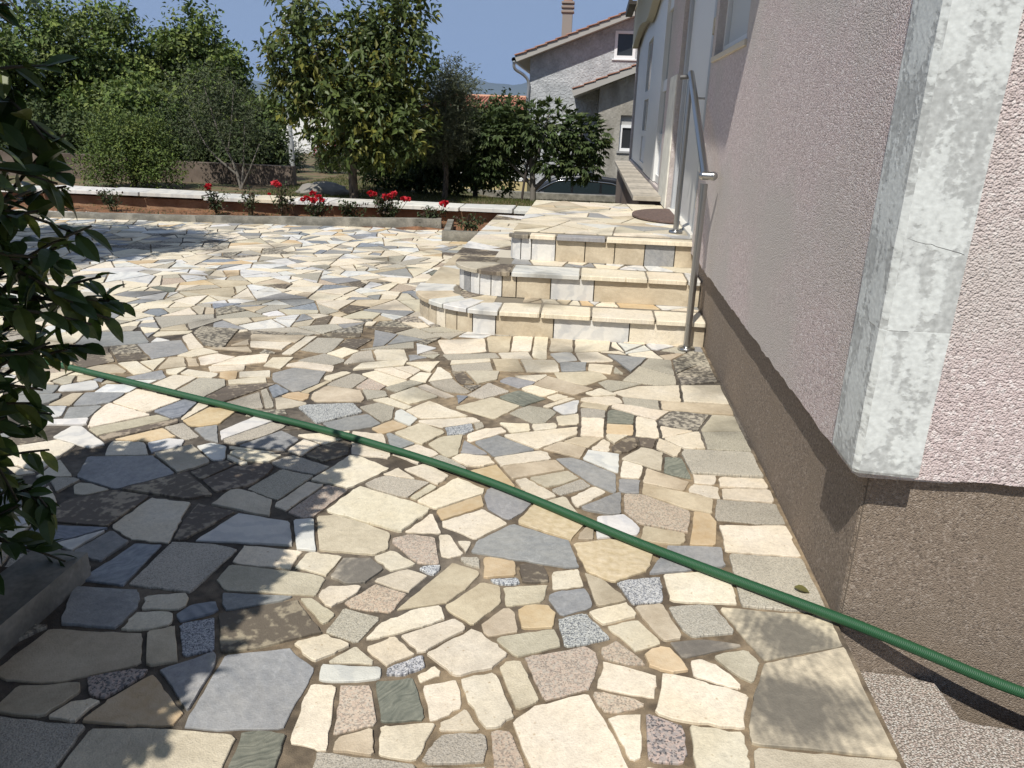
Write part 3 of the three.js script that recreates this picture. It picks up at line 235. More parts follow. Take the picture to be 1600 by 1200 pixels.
{
  const mt = tex(1024, tile((u, v) => { const n = fp(u * 9, v * 9, 9, 9, 1, 4), f = fp(u * 60, v * 60, 60, 60, 2, 2), g = hash(Math.floor(u * 1024), Math.floor(v * 1024)) - 0.5; const c = mix([0.075, 0.061, 0.046], [0.215, 0.18, 0.135], clamp(0.42 + n * 1.2 + f * 0.5)); return [...mul(c, 1 + g * 0.35 + f * 0.3), 0.5 + n * 0.3 + f * 0.6 + g * 0.3]; }));
  const g = new THREE.PlaneGeometry(12.3, 12, 80, 80); g.rotateX(-Math.PI / 2); g.translate(-5.36, 0, -4.2);
  const p = g.attributes.position, C = new Float32Array(p.count * 3), uv = g.attributes.uv;
  for (let i = 0; i < p.count; i++) {
    const x = p.getX(i), z = p.getZ(i); uv.setXY(i, x / 1.4, z / 1.4);
    const sandy = sst(-0.15, 0.15, fbm(x * 0.9, z * 0.9, 8, 2) + (x > -0.3 && z > -3.2 ? 0.18 : z < -3.2 ? 0.06 : -0.2)), grey = sst(0, 0.3, fbm(x * 1.3, z * 1.3, 19, 2));
    C.set([lerp(lerp(0.62, 1.5, sandy), 0.8, grey * 0.6), lerp(lerp(0.62, 1.35, sandy), 0.85, grey * 0.6), lerp(lerp(0.64, 1.12, sandy), 0.95, grey * 0.6)], i * 3);
  }
  g.setAttribute('color', new THREE.BufferAttribute(C, 3));
  mesh('mortar_bed', g, tmat(mt, 0.004, 0.95, { vertexColors: true }), terrace);
  // slab under the edge that drops to the pebble pad
  mesh('edge_course', box(-11.5, 0.79, -0.4, -0.006, -10.2, 1.8), mat([0.3, 0.28, 0.24], 0.9), terrace);

  const list = STONES.split('|').map((s) => { const [k, ...n] = s.split(' '); const p = []; for (let i = 0; i < n.length; i += 2) p.push([n[i] / 1000, n[i + 1] / 1000]); return { k, p }; });
  const traced = list.map((s) => { let a = [1e9, -1e9, 1e9, -1e9]; for (const q of s.p) a = [Math.min(a[0], q[0]), Math.max(a[1], q[0]), Math.min(a[2], q[1]), Math.max(a[3], q[1])]; return { p: s.p, a }; });
  seed = 4242;
  const raw = [], sites = [];
  for (let x = -7.8; x < 1.2; x += 0.62) for (let z = -10.4; z < 1; z += 0.5) sites.push([x + rr(-0.28, 0.28), z + rr(-0.22, 0.22)]);
  for (const s of sites) { // broken out of larger irregular slabs
    let c = [[-7.6, -10], [-7.6, 0.6], [0.775, 0.6], [0.775, -10]];
    for (const o of sites) { const dx = o[0] - s[0], dz = o[1] - s[1]; if (o === s || dx * dx + dz * dz > 2.6) continue; c = clipHalf(c, dx, dz, dx * (s[0] + o[0]) / 2 + dz * (s[1] + o[1]) / 2); if (c.length < 3) break; }
    c = clean(c, 1e-3); if (c.length > 2 && !(c.every((q) => q[0] < -1.48) && c.every((q) => q[1] > -2.1))) shatter(c, 0.048, raw);
  }
  const far = [];
  for (const r of raw) {
    let p = inset(r, 0.005); if (p.length < 3) continue;
    const A0 = Math.abs(polyArea(p)); let bb = [1e9, -1e9, 1e9, -1e9]; for (const q of p) bb = [Math.min(bb[0], q[0]), Math.max(bb[1], q[0]), Math.min(bb[2], q[1]), Math.max(bb[3], q[1])];
    for (const t of traced) { if (t.a[0] > bb[1] + 0.02 || t.a[1] < bb[0] - 0.02 || t.a[2] > bb[3] + 0.02 || t.a[3] < bb[2] - 0.02) continue; p = cutBack(p, t.p, 0.008); if (p.length < 3) break; }
    if (p.length < 3) continue; p = clean(p, 0.012);
    if (p.length < 3 || Math.abs(polyArea(p)) < 0.0025 || Math.abs(polyArea(p)) < A0 * 0.06) continue;
    const c = centroid(p), stain = fbm(c[0] * 0.7 + 3, c[1] * 0.7, 4, 2), pale = c[0] < -2.2 && c[1] < -6;
    let k; const q = rnd();
    if (stain > 0.03 && q < 0.42 && c[1] > -8.4) k = pick(['k', 'e', 'g', 'g', 'e', 'b', 'g', 'l']);
    else if (pale) k = q < 0.3 ? 'w' : q < 0.44 ? 'b' : q < 0.8 ? 'c' : q < 0.9 ? 'g' : pick(['o', 't', 'x']);
    else k = q < 0.52 ? 'c' : q < 0.6 ? 'b' : q < 0.71 ? 'w' : q < 0.8 ? 't' : q < 0.88 ? 'g' : pick(['l', 'o', 'l', 'x', 'k', 'p', 'e', 'v']);
    far.push({ k, p });
  }
  const all = [...list, ...far].map((s) => { const c = centroid(s.p), d = Math.hypot(c[0], c[1], 1.35), w = V(c[0], 0, c[1]).project(camera); s.c = c; s.d = d; s.show = Math.abs(w.x) < 1.05 && w.y > -1.15 && w.z < 1 ? Math.abs(polyArea(s.p)) / (d * d * d) : 0; return s; });
  all.sort((a, b) => b.show - a.show);
  const rest = [];
  const steps = (c) => c[0] > -1.15 && c[1] < -5.0;
  let n = 0;
  for (const s of all) {
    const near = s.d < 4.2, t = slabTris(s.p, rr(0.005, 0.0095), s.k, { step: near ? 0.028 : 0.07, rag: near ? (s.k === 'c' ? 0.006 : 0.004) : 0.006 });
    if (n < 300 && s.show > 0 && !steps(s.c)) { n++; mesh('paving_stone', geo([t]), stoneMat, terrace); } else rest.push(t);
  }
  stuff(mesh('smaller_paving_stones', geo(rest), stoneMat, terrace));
}
// ---------------------------------------------------------------- ground, sea, hills
function groundY(x, z) {
  if (z > -10.75) return -0.42;
  const right = sst(-4.5, -1.5, x);
  let y = 0.14 + 0.05 * fbm(x * 0.6, z * 0.6, 3, 2);
  y = lerp(y, lerp(y, -0.3, sst(-12, -17, z)), right);
  const drop = lerp(sst(-24, -40, z), sst(-17.4, -18.2, z), sst(-6.5, -4.5, x));
  y = lerp(y, -2.4, drop);
  return lerp(y, -70, sst(-70, -420, z));
}
{
  const xs = [], zs = [];
  for (let x = -24; x <= 16; x += 0.5) xs.push(x); for (const e of [40, 90, 200, 500, 1500, 6000]) { xs.unshift(-e); xs.push(e); }
  for (const z of [6000, 1000, 200, 60, 20, 5, -5, -10.7]) zs.push(z); for (let z = -10.76; z > -26; z -= 0.4) zs.push(z); for (const z of [-28, -32, -40, -50, -60, -70, -90, -120, -160, -220, -300, -360, -420, -700]) zs.push(z);
  const P = [], U = [], I = [];
  for (const z of zs) for (const x of xs) { P.push(x, groundY(x, z), z); U.push(x / 1.8, z / 1.8); }
  for (let j = 0; j < zs.length - 1; j++) for (let i = 0; i < xs.length - 1; i++) { const a = j * xs.length + i, b = a + 1, c = a + xs.length, d = c + 1; I.push(a, b, c, b, d, c); }
  const g = new THREE.BufferGeometry(); g.setAttribute('position', new THREE.Float32BufferAttribute(P, 3)); g.setAttribute('uv', new THREE.Float32BufferAttribute(U, 2)); g.setIndex(I); g.computeVertexNormals();
  const t = tex(512, tile((u, v) => { const n = fp(u * 6, v * 6, 6, 6, 4, 4), f = fp(u * 50, v * 50, 50, 50, 5, 2), q = sst(-0.1, 0.2, n); return [...mul(mix([0.16, 0.115, 0.065], [0.085, 0.1, 0.035], q), 1 + f * 0.6), 0.5 + f * 0.6]; }));
  struct(mesh('ground', g, tmat(t, 0.01, 1)));
  const sea = new THREE.PlaneGeometry(60000, 30000); sea.rotateX(-Math.PI / 2); sea.translate(0, -65, -15300);
  struct(mesh('sea', sea, mat([0.03, 0.07, 0.12], 0.25)));
  const ridge = (name, z, base, amp, sd, col) => {
    const P = [], I = [], n = 160;
    for (let i = 0; i <= n; i++) { const x = lerp(-9000, 9000, i / n), h = base + amp * fbm(x * 0.0006, sd, 1, 5); P.push(x, -66, z + 900, x, h * 0.6, z + 250, x, h, z, x, -66, z - 800); }
    for (let i = 0; i < n; i++) for (let k = 0; k < 3; k++) { const a = i * 4 + k; I.push(a, a + 4, a + 1, a + 1, a + 4, a + 5); }
    const g = new THREE.BufferGeometry(); g.setAttribute('position', new THREE.Float32BufferAttribute(P, 3)); g.setIndex(I); g.computeVertexNormals();
    struct(mesh(name, g, mat(col, 1)));
  };
  ridge('hills', -11000, 470, 420, 5.3, [0.06, 0.075, 0.05]);
}
scene.fog = new THREE.FogExp2(new THREE.Color().setRGB(0.5, 0.66, 0.95), 0.00006);

// ---------------------------------------------------------------- front steps with rounded corner
const steps = tag(group('front_steps'), 'pale stone front steps with rounded corner and crazy-paved landing', 'steps');
const H1 = 0.172, H2 = 0.355, H3 = 0.547;
{
  seed = 99;
  const joint = mat([0.2, 0.175, 0.135], 0.95);
  // outline of a step: from the wall along the front, round the corner, back along the side
  const outline = (zf, xl, r, zb, off = 0) => { const o = [], R = r + off; for (let i = 0; i <= 18; i++) { const a = i / 18 * Math.PI / 2; o.push([xl + r - R * Math.sin(a), zf - r + R * Math.cos(a)]); } return { arc: o, zf: zf + off, xl: xl - off, cx: xl + r, cz: zf - r, r: R, zb }; };
  const core = (o, y0, y1, xr = 0.79) => { const s = new THREE.Shape(); s.moveTo(xr, -o.zf); for (const q of o.arc) s.lineTo(q[0], -q[1]); s.lineTo(o.xl, -o.zb); s.lineTo(xr, -o.zb); const g = new THREE.ExtrudeGeometry(s, { depth: y1 - y0, bevelEnabled: false }); g.rotateX(-Math.PI / 2); g.translate(0, y0, 0); return g; };
  const T = 0.029, OV = 0.03;
  const S = [{ zf: -4.87, xl: -1.2, r: 0.66, zb: -10.2, y0: -0.02, y1: H1 }, { zf: -5.28, xl: -0.93, r: 0.36, zb: -5.85, y0: H1 - 0.02, y1: H2 }, { zf: -5.77, xl: -0.58, r: 0.1, zb: -8.42, y0: H2 - 0.02, y1: H3 }];
  const coreG = S.map((s) => core(outline(s.zf, s.xl, s.r, s.zb, -0.022), s.y0, s.y1 - T + 0.004));
  mesh('mortar_core', merge(coreG), joint, steps);
  // path length along the nosing: s>0 to the wall side (x), the arc, then the side
  const at = (o, t) => { // t: metres from the wall end along the outline
    const front = 0.785 - o.cx; if (t <= front) return [[0.785 - t, o.zf], [0, 1]];
    const al = o.r * Math.PI / 2; if (t <= front + al) { const a = (t - front) / o.r; return [[o.cx - o.r * Math.sin(a), o.cz + o.r * Math.cos(a)], [-Math.sin(a), Math.cos(a)]]; }
    return [[o.xl, o.cz - (t - front - al)], [-1, 0]];
  };
  const riser = (o, t0, t1, y0, y1, kind) => { // curved slab standing on the riser
    const n = Math.max(1, Math.round((t1 - t0) / 0.05)), th = 0.02, P = [], U = [], C = [], ki = KINDS.indexOf(kind), cu = (ki % 4 + 0.12) / 4 + rr(0, 0.05), cv = (Math.floor(ki / 4) + 0.2) / 4 + rr(0, 0.05), k0 = rr(0.9, 1.05);
    const L = t1 - t0, sc = Math.min(1, 0.42 / L);
    const vv = (t, y, e) => { const [p, nn] = at(o, t); P.push(p[0] + nn[0] * e, y, p[1] + nn[1] * e); U.push(cu + (t - t0) * sc / 2.4, cv + (y - y0) / 2.4); C.push(k0, k0, k0); };
    const quad = (a, b, c, d) => { vv(...a); vv(...b); vv(...c); vv(...a); vv(...c); vv(...d); };
    for (let i = 0; i < n; i++) { const a = lerp(t0, t1, i / n), b = lerp(t0, t1, (i + 1) / n); quad([b, y0, 0], [a, y0, 0], [a, y1, 0], [b, y1, 0]); }
    quad([t0, y0, 0], [t0, y0, -th], [t0, y1, -th], [t0, y1, 0]); quad([t1, y0, -th], [t1, y0, 0], [t1, y1, 0], [t1, y1, -th]);
    mesh('riser_slab', geo([{ P, U, C }]), stoneMat, steps);
  };
  // [joint positions in x along the front .. measured in metres from the wall], kinds
  const risers = [
    [[0.0, 0.09, 0.48, 0.97, 1.35, 1.51, 1.63, 1.73, 1.83, 1.93, 2.05, 2.2, 2.4, 2.7, 3.1], 'tcwtwttcttttltt'],
    [[0.0, 0.72, 1.02, 1.26, 1.36, 1.44, 1.53, 1.62, 1.71, 1.8, 1.92, 2.1], 'twttwwwbwwww'],
    [[0.0, 0.14, 0.36, 0.58, 0.8, 1.02, 1.2, 1.28, 1.36, 1.44, 1.55], 'tbtttwwwwtt']];
  S.forEach((s, i) => {
    const o = outline(s.zf, s.xl, s.r, s.zb), [J, K] = risers[i], y0 = s.y0 + 0.02, y1 = s.y1 - T;
    for (let k = 0; k < J.length - 1; k++) riser(o, J[k] + 0.004, J[k + 1] - 0.004, y0 + 0.002, y1 - 0.001, K[k]);
  });
  // nosing slabs
  const nos = [
    [[0, 0.32, 0.73, 1.06, 1.33, 1.55, 1.75, 1.92, 2.2, 2.5], 'ccccwwwtw', 0.27],
    [[0, 0.09, 0.36, 0.82, 1.3, 1.55, 1.9, 2.15], 'wccwklk', 0.3],
    [[0, 0.65, 1.02, 1.22, 1.42], 'cbcd', 0.2]];
  const plan = (q) => [q[0], q[1]];
  S.forEach((s, i) => {
    const o = outline(s.zf, s.xl, s.r, s.zb, OV), [J, K, dep] = nos[i];
    for (let k = 0; k < J.length - 1; k++) {
      const a = J[k] + 0.005, b = J[k + 1] - 0.005, n = Math.max(1, Math.round((b - a) / 0.06)), outer = [], inner = [];
      for (let m = 0; m <= n; m++) { const [p, nn] = at(o, lerp(a, b, m / n)); const d = Math.min(dep, o.r > 0.2 ? dep : 0.12) * (Math.abs(nn[0]) > 0.02 && i === 2 ? 0.6 : 1) * rr(0.96, 1.04); outer.push(p); inner.push([p[0] - nn[0] * d, p[1] - nn[1] * d]); }
      const poly = clean([...outer, ...inner.reverse()].map(plan), 0.01);
      mesh('nosing_slab', geo([slabTris(poly, s.y1 + rr(-0.001, 0.002), K[k], { depth: T, bevel: 0.005, rag: 0.003, step: 0.05 })]), stoneMat, steps);
    }
  });
  // infill behind the nosings and the crazy paving of the landing and the side walk
  const field = (poly, target, y, kinds, cutters) => {
    const raw = []; shatter(poly, target, raw);
    for (const r of raw) { let p = inset(r, 0.005); for (const c of cutters) { if (p.length > 2) p = cutBack(p, c, 0.006); } p = clean(p, 0.012); if (p.length < 3 || Math.abs(polyArea(p)) < 0.002) continue; mesh('landing_stone', geo([slabTris(p, y + rr(0, 0.003), pick([...kinds]), { depth: T, step: 0.06, rag: 0.004 })]), stoneMat, steps); }
  };
  const bed = (o, y, d, xr = 0.785, zb) => core(outline(o.zf, o.xl, o.r, zb ?? o.zb, -d), y - 0.012, y - 0.004, xr);
  mesh('mortar_bed', merge([bed(S[2], H3, 0.02), bed(S[0], H1, 0.02), bed(S[1], H2, 0.02)]), joint, steps);
  field([[-0.58, -5.93], [-0.58, -8.4], [0.785, -8.4], [0.785, -5.93]], 0.085, H3, 'ccccccctcbwcrl', []);
  field([[-0.42, -5.15], [-0.42, -5.3], [0.785, -5.3], [0.785, -5.15]], 0.02, H1, 'ccowbt', []);
  field([[-0.55, -5.58], [-0.55, -5.8], [0.785, -5.8], [0.785, -5.58]], 0.03, H2, 'ccwb', []);
  field([[-1.2, -5.62], [-1.2, -10.15], [-0.6, -10.15], [-0.6, -5.62]], 0.13, H1, 'cctwctckw', []);
  field([[-0.8, -5.05], [-0.95, -5.6], [-0.6, -5.6], [-0.6, -5.08]], 0.03, H1, 'cltk', []);
  // low side step between the walk and the landing
  mesh('side_step', rbox(-0.78, -0.585, H1, H1 + 0.07, -6.9, -5.93, 0.008), mat([0.55, 0.5, 0.41], 0.8), steps);
}

// ---------------------------------------------------------------- steel handrail
{
  const steel = mat([0.45, 0.45, 0.44], 0.3, { metalness: 1 });
  const r = tag(group('handrail', [0.665, 0, -4.78]), 'brushed steel tube handrail with two posts beside the front steps', 'handrail');
  const A = [0.0, 1.045, 0], B = [0.02, 1.69, -1.45];
  mesh('post', bar([0, 0.02, 0], [0.0, 1.03, 0], 0.0215, 24), steel, r);
  mesh('post', bar([0.02, H3 + 0.02, -1.45], [0.02, 1.67, -1.45], 0.0215, 24), steel, r);
  const flange = (x, y, z) => { const g = new THREE.LatheGeometry([[0.0, 0.024], [0.026, 0.024], [0.03, 0.02], [0.05, 0.016], [0.054, 0.011], [0.054, 0]].map((q) => new THREE.Vector2(...q)), 32); g.translate(x, y, z); mesh('flange', g, steel, r); };
  flange(0, 0.009, 0); flange(0.02, H3 + 0.004, -1.45);
  const d = V(B[0] - A[0], B[1] - A[1], B[2] - A[2]).normalize();
  mesh('rail', bar([A[0] - d.x * 0.01, A[1] - d.y * 0.01 + 0.03, A[2] - d.z * 0.01], [B[0] + d.x * 0.02, B[1] + d.y * 0.02 + 0.02, B[2] + d.z * 0.02], 0.024, 28), steel, r);
  mesh('rail_elbow', merge([bar([-0.012, A[1] + 0.03, 0], [0.045, A[1] + 0.03, 0.012], 0.024, 28), new THREE.SphereGeometry(0.026, 24, 16).translate(0.045, A[1] + 0.03, 0.012), new THREE.SphereGeometry(0.0245, 24, 16).translate(-0.012, A[1] + 0.03, 0)]), steel, r);
  mesh('rail_stub', bar([0.02, 1.695, -1.47], [-0.055, 1.69, -1.48], 0.016, 20), mat([0.1, 0.1, 0.1], 0.5), r);
}
// door mat
{
  const s = new THREE.Shape(); s.moveTo(0.36, 0); s.absarc(0, 0, 0.36, 0, Math.PI); s.closePath();
  const g = new THREE.ExtrudeGeometry(s, { depth: 0.012, bevelEnabled: true, bevelSize: 0.006, bevelThickness: 0.004, bevelSegments: 2, curveSegments: 40 });
  const t = rep(tex(256, tile((u, v) => { const n = fp(u * 30, v * 30, 30, 30, 2, 3), q = (Math.floor(u * 64) + Math.floor(v * 64)) % 2; const k = 1 + n * 0.7; return [0.135 * k, 0.09 * k, 0.075 * k, q * 0.5 + n]; })), 3);
  const m = mesh('door_mat', g, tmat(t, 0.003, 0.95)); m.rotation.set(-Math.PI / 2, 0, Math.PI / 2); m.position.set(0.772, H3 + 0.012, -7.28); m.scale.set(1.45, 1.04, 1);
  tag(m, 'half-round brown door mat lying on the stone landing', 'door mat');
}
// ---------------------------------------------------------------- the house along the terrace
const house = tag(group('house'), 'pink roughcast house wall with brown plinth and peeling grey corner post', 'house');
{
  seed = 31;
  const grain = (n, cols, amp, k, R = 1024) => tex(R, (u, v) => {
    const [d, id] = cells(u, v, n, k), [d2, id2] = cells(u, v, Math.round(n * 0.55), k + 7);
    const mac = tile((a, b) => fp(a * 3, b * 3, 3, 3, k, 3))(u, v);
    let c = mix(cols[0], cols[1], id); if (id2 > 0.86) c = mix(c, cols[2], 0.7); if (id2 < 0.12) c = mix(c, cols[3], 0.6);
    c = mix(c, cols[4], clamp(0.3 + mac * 2.2) * 0.75);
    return [...mul(c, 1 + (hash(Math.floor(u * R), Math.floor(v * R)) - 0.5) * 0.12), clamp(1 - d * 0.95) * 0.55 + clamp(1 - d2) * 0.45 * amp];
  });
  const pinkT = rep(grain(280, [[0.54, 0.445, 0.435], [0.63, 0.545, 0.53], [0.76, 0.7, 0.68], [0.36, 0.3, 0.29], [0.52, 0.485, 0.45]], 1, 3, 2048), 1 / 1.44);
  const brownT = rep(grain(190, [[0.215, 0.168, 0.127], [0.285, 0.228, 0.177], [0.38, 0.32, 0.265], [0.11, 0.085, 0.066], [0.24, 0.19, 0.142]], 1, 11), 1 / 0.6);
  const pink = tmat(pinkT, 0.006, 0.95), brown = tmat(brownT, 0.005, 0.95);
  const pillT = tex(1024, (u, v) => {
    const n = fbm(u * 8, v * 8, 2, 5), f = fbm(u * 60, v * 60, 3, 3), st = fbm(u * 16, v * 3, 6, 3), e = 0.6 * sst(-0.25, 0.25, n + st * 0.9 + f * 0.2) + 0.4 * sst(-0.05, 0.07, n * 0.6 + f * 0.35 + st * 1.2 + 0.05);
    const c = mix(mul([0.46, 0.475, 0.465], 1 + f * 0.5), mul([0.635, 0.66, 0.645], 1 + f * 0.3), e);
    return [...c, 0.35 + e * 0.4 + f * 0.25];
  });
  pillT.map.repeat.set(1 / 0.9, 1 / 0.9); pillT.bump.repeat.set(1 / 0.9, 1 / 0.9);
  // the long wall in shape coordinates s = -z, y
  const W = 0.76, hole = (s, a, b, c, d) => { const h = new THREE.Path(); h.moveTo(a, c); h.lineTo(b, c); h.lineTo(b, d); h.lineTo(a, d); h.closePath(); s.holes.push(h); };
  const long = new THREE.Shape(); long.moveTo(17.2, 4.3); long.lineTo(1.95, 4.3); long.lineTo(1.95, 0.478);
  for (let s = 2.0; s < 5.78; s += 0.045) long.lineTo(s, 0.468 + 0.018 * fbm(s * 5, 1, 2, 3) + 0.012 * pn(s * 30, 2));
  for (let y = 0.6; y < 3.0; y += 0.05) long.lineTo(5.78 + 0.02 * pn(y * 9, 4), y);
  long.lineTo(5.78, 3.0); long.lineTo(8.0, 3.0);
  for (let y = 2.95; y > 0.5; y -= 0.05) long.lineTo(8.0 + 0.015 * pn(y * 8, 7), y);
  long.lineTo(17.2, 0.5); long.closePath();
  hole(long, 4.5, 5.66, 1.79, 3.0); hole(long, 9.22, 16.95, 0.66, 2.96);
  const ex = new THREE.ExtrudeGeometry(long, { depth: 0.24, bevelEnabled: false }); ex.rotateY(Math.PI / 2); ex.translate(W, 0, 0);
  mesh('long_wall', ex, pink, house);
  const fr = new THREE.Shape(); fr.moveTo(7, 4.3); fr.lineTo(0.79, 4.3); fr.lineTo(0.79, 0.49);
  for (let x = 0.82; x < 2.6; x += 0.045) fr.lineTo(x, 0.488 + 0.012 * fbm(x * 6, 1, 8, 3));
  fr.lineTo(7, 0.488); fr.closePath();
  const fx = new THREE.ExtrudeGeometry(fr, { depth: 0.24, bevelEnabled: false }); fx.translate(0, 0, -2.181);
  mesh('end_wall', fx, pink, house);
  mesh('plinth', merge([rbox(0.79, 7, -0.9, 0.6, -4.9, -1.972, 0.02, 3), box(0.792, 1.1, -0.5, 0.52, -8.5, -4.85)]), brown, house);
  // corner post, L-shaped in plan, worn arris
  const ps = new THREE.Shape(); ps.moveTo(0.72, 2.06); ps.lineTo(0.72, 1.893); ps.lineTo(0.731, 1.88); ps.lineTo(0.872, 1.88); ps.lineTo(0.872, 1.99); ps.lineTo(0.8, 1.99); ps.lineTo(0.8, 2.06); ps.closePath();
  const pg = new THREE.ExtrudeGeometry(ps, { depth: 3.8, steps: 60, bevelEnabled: true, bevelSize: 0.004, bevelThickness: 0.008, bevelSegments: 1 });
  pg.rotateX(Math.PI / 2); pg.scale(1, -1, -1); pg.translate(0, 0.528, 0);
  const idx = pg.attributes.position; for (let i = 0; i < idx.count; i++) { const y = idx.getY(i); const e = 0.0035; idx.setXYZ(i, idx.getX(i) + e * fbm(y * 7, idx.getX(i) * 9, 2, 3), y + (y < 0.6 ? 0.008 * pn(idx.getX(i) * 30, idx.getZ(i) * 30) : 0), idx.getZ(i) + e * fbm(y * 7, 4, idx.getX(i) * 9, 3)); }
  pg.computeVertexNormals(); uvBox(pg);
  mesh('corner_post', pg, tmat(pillT, 0.0025, 0.9), house);
  // hairline crack in the post
  { const pts = []; for (let i = 0; i <= 12; i++) pts.push([lerp(0.735, 0.868, i / 12), 1.12 - 0.03 * i / 12 + 0.008 * pn(i * 0.9, 3), -1.8765]); mesh('crack', tube(pts, 0.0007, 40, 5), mat([0.12, 0.12, 0.12], 1), house); }
  // window above the steps
  const white = mat([0.66, 0.66, 0.64], 0.45), glass = new THREE.MeshPhysicalMaterial({ color: new THREE.Color().setRGB(0.10, 0.12, 0.13), roughness: 0.05, metalness: 0, specularIntensity: 1 });
  const win = group('window', [0, 0, 0], house); 
  mesh('frame', merge([box(0.81, 0.87, 1.79, 2.98, -4.56, -4.5), box(0.81, 0.87, 1.79, 2.98, -5.66, -5.6), box(0.81, 0.87, 1.79, 1.85, -5.6, -4.56)]), white, win);
  mesh('shutter', rbox(0.825, 0.845, 1.85, 2.98, -5.06, -4.565, 0.004), mat([0.5, 0.52, 0.52], 0.6), win);
  mesh('shutter', rbox(0.835, 0.855, 1.85, 2.98, -5.595, -5.07, 0.004), mat([0.5, 0.52, 0.52], 0.6), win);
  mesh('sill', rbox(0.745, 0.83, 1.755, 1.79, -5.7, -4.47, 0.006), mat([0.58, 0.52, 0.42], 0.9), house);
  // door: frame and leaf, bare masonry jamb beside it
  const door = group('door', [0, 0, 0], house);
  mesh('frame', merge([box(0.8, 0.9, H3, 3, -6.2, -6.1), box(0.8, 0.9, H3, 3, -7.98, -7.86), box(0.8, 0.9, 2.9, 3, -7.86, -6.2)]), mat([0.42, 0.44, 0.46], 0.5), door);
  mesh('leaf', rbox(0.83, 0.87, H3 + 0.02, 2.9, -7.855, -6.205, 0.004), white, door);
  mesh('handle', merge([bar([0.825, 1.55, -6.35], [0.77, 1.55, -6.35], 0.009), bar([0.775, 1.55, -6.35], [0.775, 1.55, -6.48], 0.009)]), mat([0.5, 0.5, 0.5], 0.3, { metalness: 1 }), door);
  mesh('threshold', rbox(0.77, 1.0, H3 - 0.03, H3 + 0.025, -7.97, -6.0, 0.005), mat([0.62, 0.6, 0.55], 0.8), door);
  const bt = rep(tex(256, tile((u, v) => { const n = fp(u * 12, v * 12, 12, 12, 3, 4); return [...mul(mix([0.36, 0.3, 0.22], [0.6, 0.54, 0.42], clamp(0.5 + n * 1.6)), 1), 0.5 + n]; })), 2), bm = tmat(bt, 0.01, 0.95);
  for (let y = 0.56, i = 0; y < 3; i++) { const h = rr(0.1, 0.24), d = rr(-0.01, 0.05); mesh('masonry_block', rbox(0.785 + d, 0.98, y, Math.min(3, y + h - 0.008), -6.1 + rr(-0.003, 0.004), -5.785 + rr(-0.02, 0), 0.012), bm, house); y += h; }
  // patch of bare white plaster beside the door and a small cable duct
  { const s = new THREE.Shape(), L = [], R = []; for (let y = 0.56; y < 1.82; y += 0.05) { L.push([8.9 - 0.25 * (y - 0.56) / 1.26 + 0.05 * fbm(y * 6, 2, 1, 3), y]); R.push([8.03 + 0.01 * pn(y * 14, 5), y]); } s.moveTo(...L[0]); for (const q of L) s.lineTo(...q); for (const q of R.reverse()) s.lineTo(...q); s.closePath(); const g = new THREE.ExtrudeGeometry(s, { depth: 0.01, bevelEnabled: true, bevelSize: 0.004, bevelThickness: 0.003, bevelSegments: 1 }); g.rotateY(Math.PI / 2); g.translate(W - 0.012, 0, 0); mesh('plaster_patch', g, tmat(rep(tex(256, tile((u, v) => { const n = fp(u * 8, v * 8, 8, 8, 6, 4); return [...mul([0.74, 0.72, 0.64], 1 + n * 0.2), 0.5 + n]; })), 2), 0.004, 0.9), house); }
  mesh('cable_duct', rbox(0.735, 0.77, 1.05, 1.24, -5.68, -5.62, 0.004), mat([0.72, 0.72, 0.68], 0.6), house);
  // glazed veranda doors further along
  const frame = [], V0 = (y0, y1, z0, z1, d = 0) => box(0.80 - d, 0.86, y0, y1, z0, z1);
  const cols = [[-10.2, -9.36], [-13.95, -12.35]];
  const vs = [-16.94, -13.95, -12.35, -10.2, -9.36, -9.23];
  for (let i = 0; i < 5; i++) if (i !== 1 && i !== 3) frame.push(V0(0.67, 2.95, vs[i] + 0.001, vs[i + 1] - 0.001, i === 2 ? 0.03 : 0));
  for (const [a, b] of cols) for (const [y0, y1] of [[0.67, 0.76], [1.16, 1.25], [1.73, 1.86], [2.62, 2.95]]) frame.push(V0(y0, y1, a, b, 0.0));
  mesh('veranda_frame', merge(frame), mat([0.7, 0.7, 0.68], 0.4), house);
  for (const [a, b] of cols) {
    for (const [y0, y1] of [[1.25, 1.73], [1.86, 2.62]]) mesh('veranda_pane', box(0.825, 0.835, y0, y1, a, b), new THREE.MeshPhysicalMaterial({ color: new THREE.Color().setRGB(0.22, 0.24, 0.24), roughness: 0.12 }), house);
    mesh('veranda_panel', box(0.822, 0.836, 0.76, 1.16, a, b), mat([0.7, 0.72, 0.75], 0.5), house);
  }
  // beige lintel with shallow arches above the veranda
  { const s = new THREE.Shape(); s.moveTo(9.0, 3.6); s.lineTo(9.0, 2.8); s.lineTo(9.4, 2.8); for (const [a, b] of [[9.4, 12.2], [12.8, 16.8]]) { for (let i = 0; i <= 12; i++) { const t = i / 12; s.lineTo(lerp(a, b, t), 2.8 + 0.14 * Math.sin(Math.PI * t)); } } s.lineTo(17.2, 2.8); s.lineTo(17.2, 3.6); s.closePath(); const g = new THREE.ExtrudeGeometry(s, { depth: 0.1, bevelEnabled: false }); g.rotateY(Math.PI / 2); g.translate(0.655, 0, 0); mesh('arched_lintel', g, mat([0.56, 0.52, 0.41], 0.9), house); }
  // balcony and eave overhead
  const conc = mat([0.5, 0.48, 0.44], 0.9);
  mesh('balcony_slab', merge([rbox(0.19, 0.9, 3.62, 3.8, -8.5, -3.05, 0.01), rbox(0.04, 0.9, 3.62, 3.8, -16, -8.505, 0.01)]), conc, house);
